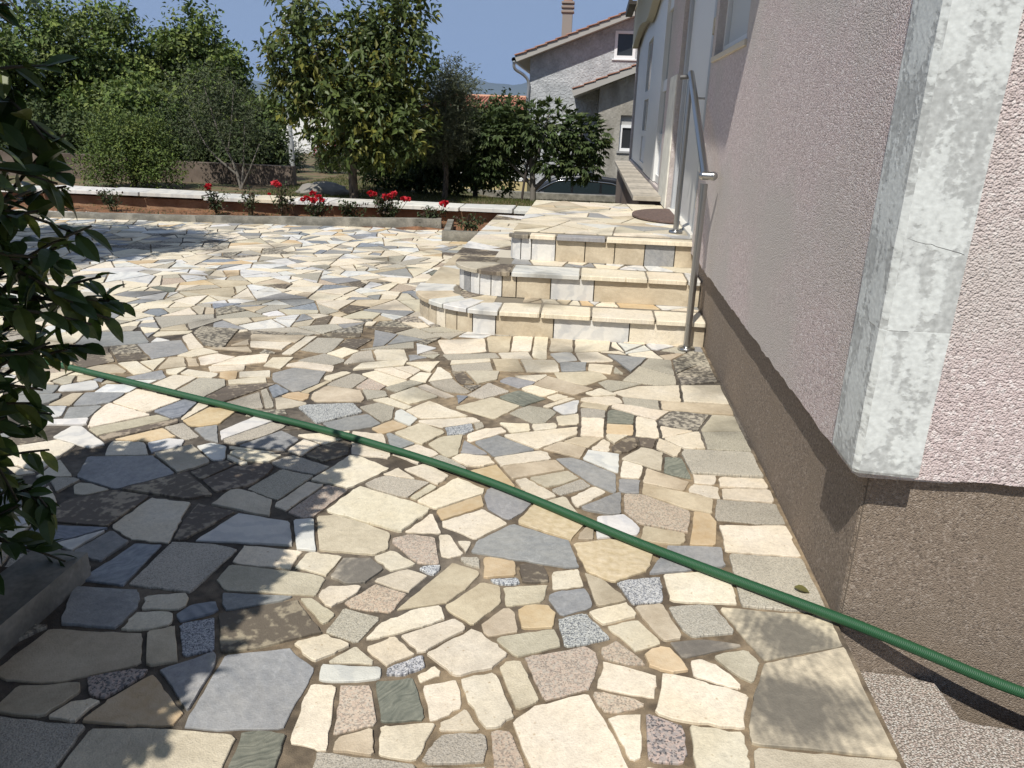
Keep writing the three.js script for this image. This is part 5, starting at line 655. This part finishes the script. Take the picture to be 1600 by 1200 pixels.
// dead leaves and weeds in the bed
{
  seed = 707; const B = { P: [], C: [] };
  for (let i = 0; i < 1500; i++) { const x = rr(-7.6, -1.3), z = -9.55 + 0.09 * (x + 4) * -1 * 0.5 - rr(0.05, 0.7), green = fbm(x * 3, z * 3, 12, 2) > 0.08; pushLeaf(B, V(x, 0.03 + rr(0, green ? 0.05 : 0.02), z), green ? rdir().add(V(0, 0.8, 0)) : V(rr(-1, 1), rr(-0.1, 0.3), rr(-1, 1)), V(rr(-0.5, 0.5), 1, rr(-0.5, 0.5)), rr(0.015, 0.04), rr(0.008, 0.018), mul(green ? [0.07, 0.1, 0.03] : pick([[0.16, 0.1, 0.05], [0.1, 0.065, 0.035], [0.22, 0.17, 0.09]]), rr(0.7, 1.2))); }
  tag(stuff(mesh('bed_litter', bgeo(B), leafMat)), 'dead leaves and small weeds scattered on the flower bed soil', 'litter');
}
// lawn
{
  seed = 77; const B = { P: [], C: [] };
  for (let i = 0; i < 42000; i++) { const z = -10.85 - Math.pow(rnd(), 1.5) * 6, x = rr(-5.2, 0.45), k = fbm(x * 1.1, z * 1.1, 6, 2); if (k < -0.14 && rnd() < 0.8) continue; const y = groundY(x, z), h = rr(0.02, 0.05), a = rr(0, 6.28), col = mul(pick([[0.09, 0.12, 0.03], [0.13, 0.14, 0.045], [0.17, 0.155, 0.07], [0.07, 0.1, 0.025]]), rr(0.8, 1.2)); const dx = Math.cos(a) * 0.005, dz = Math.sin(a) * 0.005; B.P.push(x - dx, y - 0.004, z - dz, x + dx, y - 0.004, z + dz, x + rr(-0.02, 0.02), y + h, z + rr(-0.02, 0.02)); for (let q = 0; q < 3; q++) B.C.push(...col); }
  tag(stuff(mesh('lawn_grass', bgeo(B), leafMat)), 'short patchy lawn grass behind the pale stone coping', 'grass');
  // rock in the lawn
  const g = new THREE.IcosahedronGeometry(0.3, 4), p = g.attributes.position; for (let i = 0; i < p.count; i++) { const d = V(p.getX(i), p.getY(i), p.getZ(i)), k = 1 + 0.55 * fbm(d.x * 5, d.y * 5, d.z * 5, 4); p.setXYZ(i, d.x * k * 1.35, d.y * k * 0.55, d.z * k * 0.8); } g.computeVertexNormals();
  const r = mesh('rock', g, mat([0.24, 0.225, 0.2], 0.95)); r.position.set(-4.2, 0.16, -12.1); tag(r, 'rough grey boulder lying in the lawn beside the fruit tree', 'rock');
}
// ---------------------------------------------------------------- hedge bush with large glossy leaves at the terrace edge
{
  seed = 3131;
  const pk = tag(group('planter_kerb', [-1.5, 0, 0]), 'rough concrete planter kerb under the large-leaved bush', 'kerb');
  mesh('kerb_length', wallRun([0.07, 2.0], [0.07, -1.88], -0.1, 0.1, 0.085, 0.17).rotateY(0), concM, pk);
  const soil = new THREE.PlaneGeometry(2.2, 3.8); soil.rotateX(-Math.PI / 2); soil.translate(-2.62, 0.05, 0.08); struct(mesh('planter_soil', soil, mat([0.06, 0.04, 0.025], 1)));
  const bush = tag(group('large_leaved_bush', [-1.88, 0.03, -0.14]), 'dense dark green bush with large glossy leaves beside the terrace', 'bush');
  const leaves = [], st = [];
  const mkLeaf = (c) => c;
  const addTwig = (c, out, m, big = 1) => {
    const tip = c.clone().addScaledVector(out, 0.1);
    st.push(taper([[c.x - out.x * 0.3, c.y - out.y * 0.3 - 0.05, c.z - out.z * 0.3], [c.x, c.y, c.z], [tip.x, tip.y, tip.z]], 0.007, 0.003, 5));
    for (let j = 0; j < m; j++) {
      const f = j / m, p = c.clone().addScaledVector(out, -0.1 + 0.2 * f), d = out.clone().multiplyScalar(0.25 + 0.7 * f).add(rdir().multiplyScalar(0.9)).normalize(); d.y -= rr(0.05, 0.5);
      leaves.push({ p, d: d.normalize(), n: V(rr(-0.7, 0.7), 1, rr(-0.7, 0.7)).normalize(), L: rr(0.055, 0.098) * big, w: rr(0.42, 0.52), c: pick([0, 0, 1, 1, 2, 3]) });
    }
  };
  // bush volume: rounded slab leaning over the kerb
  const inside = (v) => { const a = v.x / (v.x > 0 ? 0.46 + 0.14 * sst(0.4, 0.85, v.y) : 0.6), b = (v.y - 0.83) / 0.86, c = v.z / 1.66; return Math.pow(Math.abs(a), 4) + Math.pow(Math.abs(b), 5) + Math.pow(Math.abs(c), 6); };
  let k = 0;
  while (k < 4000) {
    const v = V(rr(-0.8, 0.8), rr(0.05, 1.95), rr(-1.9, 1.9)), q = inside(v) + 0.5 * fbm(v.x * 2.6, v.y * 2.6, v.z * 2.6, 2); if (q > 1 || (q < 0.3 && rnd() < 0.5)) continue;
    const out = V(v.x / 0.5, (v.y - 0.7) / 1.6 + 0.15, v.z / 1.8).normalize().add(rdir().multiplyScalar(0.5)).normalize(); addTwig(v, out, 10); k++;
  }
  // fringe of shoots on the side towards the terrace
  for (let i = 0; i < 480; i++) { const y = rr(0.12, 1.7), z = rr(-1.72, 0.6); addTwig(V(0.36 + 0.2 * sst(0.4, 0.85, y) - 0.08 * sst(1.1, 1.5, y) + 0.1 * fbm(y * 3, z * 3, 4, 2), y, z), V(rr(0.3, 0.8), rr(-0.5, 0.35), rr(-0.5, 0.3)).normalize(), 9); }
  const cols = [[0.035, 0.065, 0.015], [0.048, 0.085, 0.019], [0.065, 0.1, 0.024], [0.11, 0.14, 0.03]];
  const shared = cols.map((c) => [0.08, 0.22, 0.38].map((curl) => { const B = { P: [], C: [] }; pushLeaf(B, V(0, 0, 0), V(0, 1, 0), V(0, 0, 1), 1, 0.48, c, 2, curl); return bgeo(B); }));
  const lm = new THREE.MeshPhysicalMaterial({ vertexColors: true, roughness: 0.45, transmission: 0.25, thickness: 0, side: THREE.DoubleSide, specularIntensity: 0.6 });
  mesh('twigs', merge(st), mat([0.06, 0.05, 0.03], 0.9), bush);
  const score = (l) => { const w = V(l.p.x - 1.88, l.p.y + 0.03, l.p.z - 0.14), s = w.clone().project(camera), d = w.distanceTo(camera.position); return s.z < 1 && s.x > -1.12 && s.x < 1 && Math.abs(s.y) < 1.1 ? l.p.x + 2 - 0.3 * d : -9; };
  leaves.forEach((l) => { l.s = score(l); }); leaves.sort((a, b) => b.s - a.s);
  const rest = { P: [], C: [] };
  leaves.forEach((l, i) => {
    if (i < 290 && l.s > -9) {
      const o = mesh('leaf', pick(shared[l.c]), lm, bush), s = new THREE.Vector3().crossVectors(l.d, l.n).normalize(), n = new THREE.Vector3().crossVectors(s, l.d).normalize();
      o.quaternion.setFromRotationMatrix(new THREE.Matrix4().makeBasis(s, l.d, n)); o.position.copy(l.p); o.scale.setScalar(l.L);
    } else pushLeaf(rest, l.p, l.d, l.n, l.L, l.L * 0.48, mul(cols[l.c], rr(0.85, 1.15)), 2, rr(0.05, 0.35));
  });
  stuff(mesh('inner_leaves', bgeo(rest), lm, bush));
  // small dry leaf by the hose
  const B = { P: [], C: [] }; pushLeaf(B, V(0, 0, 0), V(1, 0.15, 0.3), V(0, 1, 0), 0.045, 0.034, [0.16, 0.15, 0.05], 2, 0.3); const f = mesh('fallen_leaf', bgeo(B), leafMat); f.position.set(0.7, 0.018, -2.12); tag(f, 'small curled olive leaf lying on paving by the hose', 'leaf');
}
// ---------------------------------------------------------------- neighbouring house
{
  seed = 61;
  const rt = rep(tex(512, tile((u, v) => { const n = fp(u * 6, v * 6, 6, 6, 4, 4), f = fp(u * 40, v * 40, 40, 40, 5, 3); return [...mul(mix([0.34, 0.355, 0.37], [0.48, 0.495, 0.51], clamp(0.5 + n * 1.3)), 1 + f * 0.3), 0.5 + f * 0.9]; })), 0.5);
  const gt = rep(tex(512, tile((u, v) => { const n = fp(u * 8, v * 3, 8, 3, 14, 4), f = fp(u * 40, v * 40, 40, 40, 15, 3); return [...mul(mix([0.24, 0.225, 0.195], [0.38, 0.36, 0.32], clamp(0.5 + n * 1.5)), 1 + f * 0.2), 0.5 + f * 0.5]; })), 0.4);
  const rough = tmat(rt, 0.02, 0.95), grey = tmat(gt, 0.02, 0.95), conc = mat([0.38, 0.365, 0.34], 0.9), tileM = [mat([0.33, 0.16, 0.11], 0.85), mat([0.28, 0.14, 0.1], 0.85), mat([0.36, 0.2, 0.145], 0.85)], white = mat([0.78, 0.79, 0.8], 0.4), dark = new THREE.MeshPhysicalMaterial({ color: new THREE.Color().setRGB(0.03, 0.033, 0.036), roughness: 0.06 });
  const h = tag(group('gable_house', [0, -2.4, -33]), 'grey rendered gable house with red tiled roof and chimney behind car', 'house');
  const S = 0.389, xe = -3.25, ye = 6.1, xr = 4.2, ridge = ye + (xr - xe) * S;
  const w = new THREE.Shape(); w.moveTo(-2.72, 0); w.lineTo(11.1, 0); w.lineTo(11.1, ye + 0.05); w.lineTo(xr, ridge - 0.22); w.lineTo(-2.72, ye + 0.53 * S - 0.22); w.closePath();
  const hp = new THREE.Path(); hp.moveTo(0.57, 6.15); hp.lineTo(1.39, 6.15); hp.lineTo(1.39, 7.16); hp.lineTo(0.57, 7.16); hp.closePath(); w.holes.push(hp);
  const wg = new THREE.ExtrudeGeometry(w, { depth: 9, bevelEnabled: false }); wg.translate(0, 0, -9); mesh('wall', wg, rough, h);
  const a = Math.atan(S), roofSlab = (x0, x1, y0, y1) => { const L = Math.hypot(x1 - x0, y1 - y0), g = new THREE.BoxGeometry(L, 0.2, 10); g.rotateZ(Math.atan2(y1 - y0, x1 - x0)); g.translate((x0 + x1) / 2, (y0 + y1) / 2 - 0.1, -4.4); return g; };
  mesh('roof', merge([roofSlab(xe, xr, ye, ridge), roofSlab(xr, 11.7, ridge, ye)]), conc, h);
  for (let i = 0; i < 19; i++) { const t = i / 19, g = rbox(-0.24, 0.26, 0, 0.05, -9.6, 0.66, 0.02); const o = mesh('roof_tile', g, tileM[i % 3], h); o.position.set(lerp(xe, xr, t + 0.025), lerp(ye, ridge, t + 0.025) + 0.015, 0); o.rotation.z = a - 0.09; }
  const wn = group('window', [0, 0, 0], h); mesh('frame', merge([box(0.57, 0.68, 6.15, 7.16, -0.2, 0.02), box(1.28, 1.39, 6.15, 7.16, -0.2, 0.02), box(0.68, 1.28, 6.15, 6.27, -0.2, 0.02), box(0.68, 1.28, 7.06, 7.16, -0.2, 0.02)]), white, wn); mesh('pane', box(0.68, 1.28, 6.27, 7.06, -0.12, -0.1), dark, wn); mesh('sill', box(0.5, 1.46, 6.1, 6.148, -0.1, 0.06), white, wn);
  const ch = group('chimney', [-1.46, 0, -3.2], h); mesh('stack', box(-0.21, 0.21, 6.2, 8.45, -0.21, 0.21), mat([0.26, 0.235, 0.215], 0.95), ch); for (const y of [8.12, 8.3, 8.47]) mesh('cap', rbox(-0.27, 0.27, y, y + 0.09, -0.27, 0.27, 0.02), mat([0.27, 0.22, 0.19], 0.9), ch); mesh('cowl', new THREE.CylinderGeometry(0.14, 0.2, 0.35, 14).translate(0, 8.75, 0), mat([0.33, 0.2, 0.16], 0.9), ch);
  const zinc = mat([0.42, 0.44, 0.45], 0.4, { metalness: 0.7 });
  mesh('gutter', tube([[xe - 0.07, ye - 0.12, 0.6], [xe - 0.07, ye - 0.12, -4], [xe - 0.07, ye - 0.12, -9.4]], 0.09, 8, 10), zinc, h);
  mesh('downpipe', tube([[xe - 0.07, ye - 0.15, 0.5], [xe - 0.05, ye - 0.42, 0.45], [-2.95, ye - 0.65, 0.2], [-2.77, ye - 0.85, 0.1], [-2.77, ye - 1.6, 0.09], [-2.77, 0, 0.09]], 0.06, 60, 10), zinc, h);
  // annex with lean-to roof
  const an = tag(group('annex', [0, -2.4, -31]), 'low grey annex with sloping tiled roof against the gable house', 'annex');
  const x0 = 0.1, ws = new THREE.Shape(); ws.moveTo(x0, 0); ws.lineTo(5, 0); ws.lineTo(5, 4.62 + 5.9 * 0.39); ws.lineTo(x0, 4.62 + (x0 + 0.9) * 0.39); ws.closePath();
  const h2 = new THREE.Path(); h2.moveTo(0.95, 2.75); h2.lineTo(1.75, 2.75); h2.lineTo(1.75, 4.05); h2.lineTo(0.95, 4.05); h2.closePath(); ws.holes.push(h2);
  const ag = new THREE.ExtrudeGeometry(ws, { depth: 1.9, bevelEnabled: false }); ag.translate(0, 0, -1.9); mesh('wall', ag, grey, an);
  const rs = (L, th) => { const g = new THREE.BoxGeometry(L, th, 2.6); return g; };
  { const X0 = -0.9, X1 = 5, Y0 = 4.75, Y1 = Y0 + 5.9 * 0.39, L = Math.hypot(X1 - X0, Y1 - Y0), g = rs(L, 0.22); g.rotateZ(Math.atan(0.39)); g.translate((X0 + X1) / 2, (Y0 + Y1) / 2, -0.7); mesh('roof', g, conc, an); for (let i = 0; i < 14; i++) { const o = mesh('roof_tile', rbox(-0.22, 0.24, 0, 0.05, -1.9, 0.64, 0.02), tileM[(i + 1) % 3], an); const t = (i + 0.45) / 14; o.position.set(lerp(X0, X1, t), lerp(Y0, Y1, t) + 0.13, 0); o.rotation.z = Math.atan(0.39) - 0.09; } }
  const w2 = group('window', [0, 0, 0], an); mesh('frame', merge([box(0.95, 1.05, 2.75, 3.7, -0.25, -0.12), box(1.65, 1.75, 2.75, 3.7, -0.25, -0.12), box(1.05, 1.65, 2.75, 2.86, -0.25, -0.12), box(1.05, 1.65, 3.6, 3.7, -0.25, -0.12)]), white, w2); mesh('pane', box(1.05, 1.65, 2.86, 3.6, -0.2, -0.18), dark, w2); mesh('shutter_box', box(0.95, 1.75, 3.7, 4.05, -0.26, -0.16), mat([0.4, 0.4, 0.39], 0.8), w2); mesh('sill', box(0.88, 1.8, 2.68, 2.748, -0.2, 0.06), mat([0.3, 0.3, 0.3], 0.9), w2);
}
// ---------------------------------------------------------------- parked car
{
  const car = tag(group('parked_car', [-0.75, -2.28, -28.6]), 'black estate car parked behind the low concrete wall', 'car');
  const paint = new THREE.MeshPhysicalMaterial({ color: new THREE.Color().setRGB(0.012, 0.013, 0.016), roughness: 0.3, clearcoat: 1, clearcoatRoughness: 0.05 }), glass = new THREE.MeshPhysicalMaterial({ color: new THREE.Color().setRGB(0.02, 0.03, 0.035), roughness: 0.04 }), chrome = mat([0.75, 0.75, 0.75], 0.12, { metalness: 1 }), rubber = mat([0.02, 0.02, 0.02], 0.9);
  const prof = (pts, d, bev) => { const s = new THREE.Shape(); s.moveTo(...pts[0]); s.splineThru(pts.slice(1).map((p) => new THREE.Vector2(...p))); s.closePath(); const g = new THREE.ExtrudeGeometry(s, { depth: d - 2 * bev, bevelEnabled: true, bevelSize: bev, bevelThickness: bev, bevelSegments: 4, curveSegments: 40 }); g.translate(0, 0, -d / 2 + bev); return g; };
  mesh('body', prof([[-2.25, 0.35], [-2.32, 0.7], [-2.1, 0.95], [-1.2, 1.12], [0, 1.18], [1.6, 1.2], [2.25, 1.15], [2.35, 0.8], [2.3, 0.35], [1, 0.28], [-1, 0.28]], 1.8, 0.09), paint, car);
  mesh('cabin', prof([[-1.35, 1.08], [-0.6, 1.62], [0.2, 1.76], [1.2, 1.74], [1.95, 1.58], [2.2, 1.12], [1, 1.05], [0, 1.05]], 1.6, 0.12), paint, car);
  for (const [p] of [[[[-1.12, 1.2], [-0.5, 1.6], [0.05, 1.66], [0.05, 1.2]]], [[[0.13, 1.2], [0.13, 1.665], [1.05, 1.64], [1.05, 1.2]]], [[[1.13, 1.2], [1.13, 1.63], [1.6, 1.56], [1.9, 1.24]]]]) { const s = new THREE.Shape(p.map((q) => new THREE.Vector2(...q))), g = new THREE.ExtrudeGeometry(s, { depth: 0.02, bevelEnabled: false }); g.translate(0, 0, 0.795); mesh('side_window', g, glass, car); }
  mesh('window_trim', tube([[-1.18, 1.18, 0.81], [-0.5, 1.63, 0.81], [0.2, 1.7, 0.81], [1.1, 1.67, 0.81], [1.62, 1.59, 0.81], [1.95, 1.25, 0.81], [1.6, 1.17, 0.81], [0.2, 1.17, 0.81]], 0.016, 120, 6, true), chrome, car);
  { const g = new THREE.BoxGeometry(0.02, 0.82, 1.35); g.rotateZ(-0.93); g.translate(-1.0, 1.37, 0); mesh('windscreen', g, glass, car); }
  mesh('roof_rail', tube([[-0.4, 1.7, 0.66], [-0.2, 1.8, 0.66], [1.2, 1.8, 0.66], [1.5, 1.72, 0.66]], 0.018, 30, 6), chrome, car);
  for (const x of [-1.4, 1.35]) for (const z of [0.82, -0.82]) { const wh = group('wheel', [x, 0.33, z], car); mesh('tyre', new THREE.TorusGeometry(0.24, 0.09, 12, 28), rubber, wh); mesh('rim', new THREE.CylinderGeometry(0.2, 0.2, 0.14, 20).rotateX(Math.PI / 2), mat([0.5, 0.5, 0.5], 0.3, { metalness: 1 }), wh); }
  mesh('headlight', new THREE.SphereGeometry(0.14, 14, 10).scale(0.6, 0.5, 1).translate(-2.22, 0.82, 0.68), glass, car);
  mesh('door_mirror', rbox(-1.05, -0.85, 1.16, 1.3, 0.86, 1.05, 0.04, 3), paint, car);
}
// ---------------------------------------------------------------- lamp post, far houses, terrace balustrade
{
  const zinc = mat([0.5, 0.52, 0.53], 0.5, { metalness: 0.4 });
  const lp = tag(group('lamp_post', [-6.18, 0.05, -16]), 'grey steel lamp post between the oleanders', 'lamp post'); mesh('pole', merge([new THREE.CylinderGeometry(0.055, 0.055, 0.75, 16).translate(0, 0.37, 0), new THREE.CylinderGeometry(0.035, 0.04, 2.4, 16).translate(0, 1.9, 0)]), zinc, lp); mesh('lamp_head', rbox(-0.06, 0.34, 3.05, 3.13, -0.08, 0.08, 0.03), zinc, lp);
  const whiteM = mat([0.74, 0.74, 0.73], 0.85), tiles = mat([0.34, 0.14, 0.09], 0.85), dark = new THREE.MeshPhysicalMaterial({ color: new THREE.Color().setRGB(0.05, 0.055, 0.06), roughness: 0.1 });
  const wh = tag(group('white_house', [-15.6, -2.6, -40]), 'plain white house wall glimpsed behind the lamp post', 'house');
  mesh('wall', box(-2.2, 2.4, 0, 4.1, -5, 0), whiteM, wh); mesh('roof', box(-2.5, 2.7, 4.1, 4.22, -5.3, 0.25), mat([0.4, 0.38, 0.35], 0.9), wh); mesh('window', box(-1.4, -0.5, 1.6, 2.8, 0.001, 0.03), dark, wh);
  const rh = tag(group('red_roofed_house', [-6.9, -2.9, -50]), 'distant house with orange-red tiled roof above the citrus tree', 'house');
  mesh('wall', box(-3.4, 3.2, 0, 4.8, -7, 0), whiteM, rh);
  { // hipped roof with rolled tiles: one strip of ribs per course
    const P = [], I = []; const R = [[-3.9, 4.75, 0.5], [3.7, 4.75, 0.5], [2.4, 5.62, -3.5], [-2.3, 5.62, -3.5], [3.7, 4.75, -7.5], [-3.9, 4.75, -7.5]]; for (const p of R) P.push(...p); I.push(0, 1, 2, 0, 2, 3, 1, 4, 2, 4, 5, 3, 4, 3, 2, 5, 0, 3); const g = new THREE.BufferGeometry(); g.setAttribute('position', new THREE.Float32BufferAttribute(P, 3)); g.setIndex(I); const gg = g.toNonIndexed(); gg.computeVertexNormals(); mesh('roof', gg, tiles, rh);
    for (let i = 0; i < 26; i++) { const x = lerp(-3.8, 3.6, i / 25), xt = lerp(-2.3, 2.4, i / 25); mesh('tile_row', taper([[x, 4.79, 0.5], [(x + xt) / 2, 5.225, -1.5], [xt, 5.65, -3.5]], 0.07, 0.05, 6), tiles, rh); }
    mesh('ridge_tiles', bar([-2.4, 5.66, -3.5], [2.5, 5.66, -3.5], 0.1, 8), mat([0.55, 0.3, 0.2], 0.9), rh);
    mesh('window', box(-2, -1, 2.2, 3.6, 0.001, 0.03), dark, rh); mesh('window', box(1, 2, 2.2, 3.6, 0.001, 0.03), dark, rh);
  }
  const bl = tag(group('balustrade_terrace', [-2.9, -2.4, -26]), 'yellow terrace wall carrying a white balustrade behind the fig', 'balustrade');
  mesh('terrace_wall', box(-1.6, 0.8, 0, 1.85, -1.5, 0), mat([0.5, 0.42, 0.22], 0.9), bl); mesh('base_rail', box(-1.62, 0.82, 1.852, 1.95, -0.2, 0.02), whiteM, bl); mesh('top_rail', rbox(-1.62, 0.82, 2.42, 2.52, -0.2, 0.03, 0.02), whiteM, bl);
  const bg = new THREE.LatheGeometry([[0.045, 0], [0.05, 0.03], [0.03, 0.06], [0.06, 0.16], [0.055, 0.24], [0.03, 0.38], [0.035, 0.43], [0.05, 0.47]].map((q) => new THREE.Vector2(...q)), 12);
  for (let i = 0; i < 15; i++) { const o = mesh('baluster', bg, whiteM, bl); o.position.set(-1.5 + i * 0.155, 1.95, -0.09); }
}
renderer.render(scene, camera);
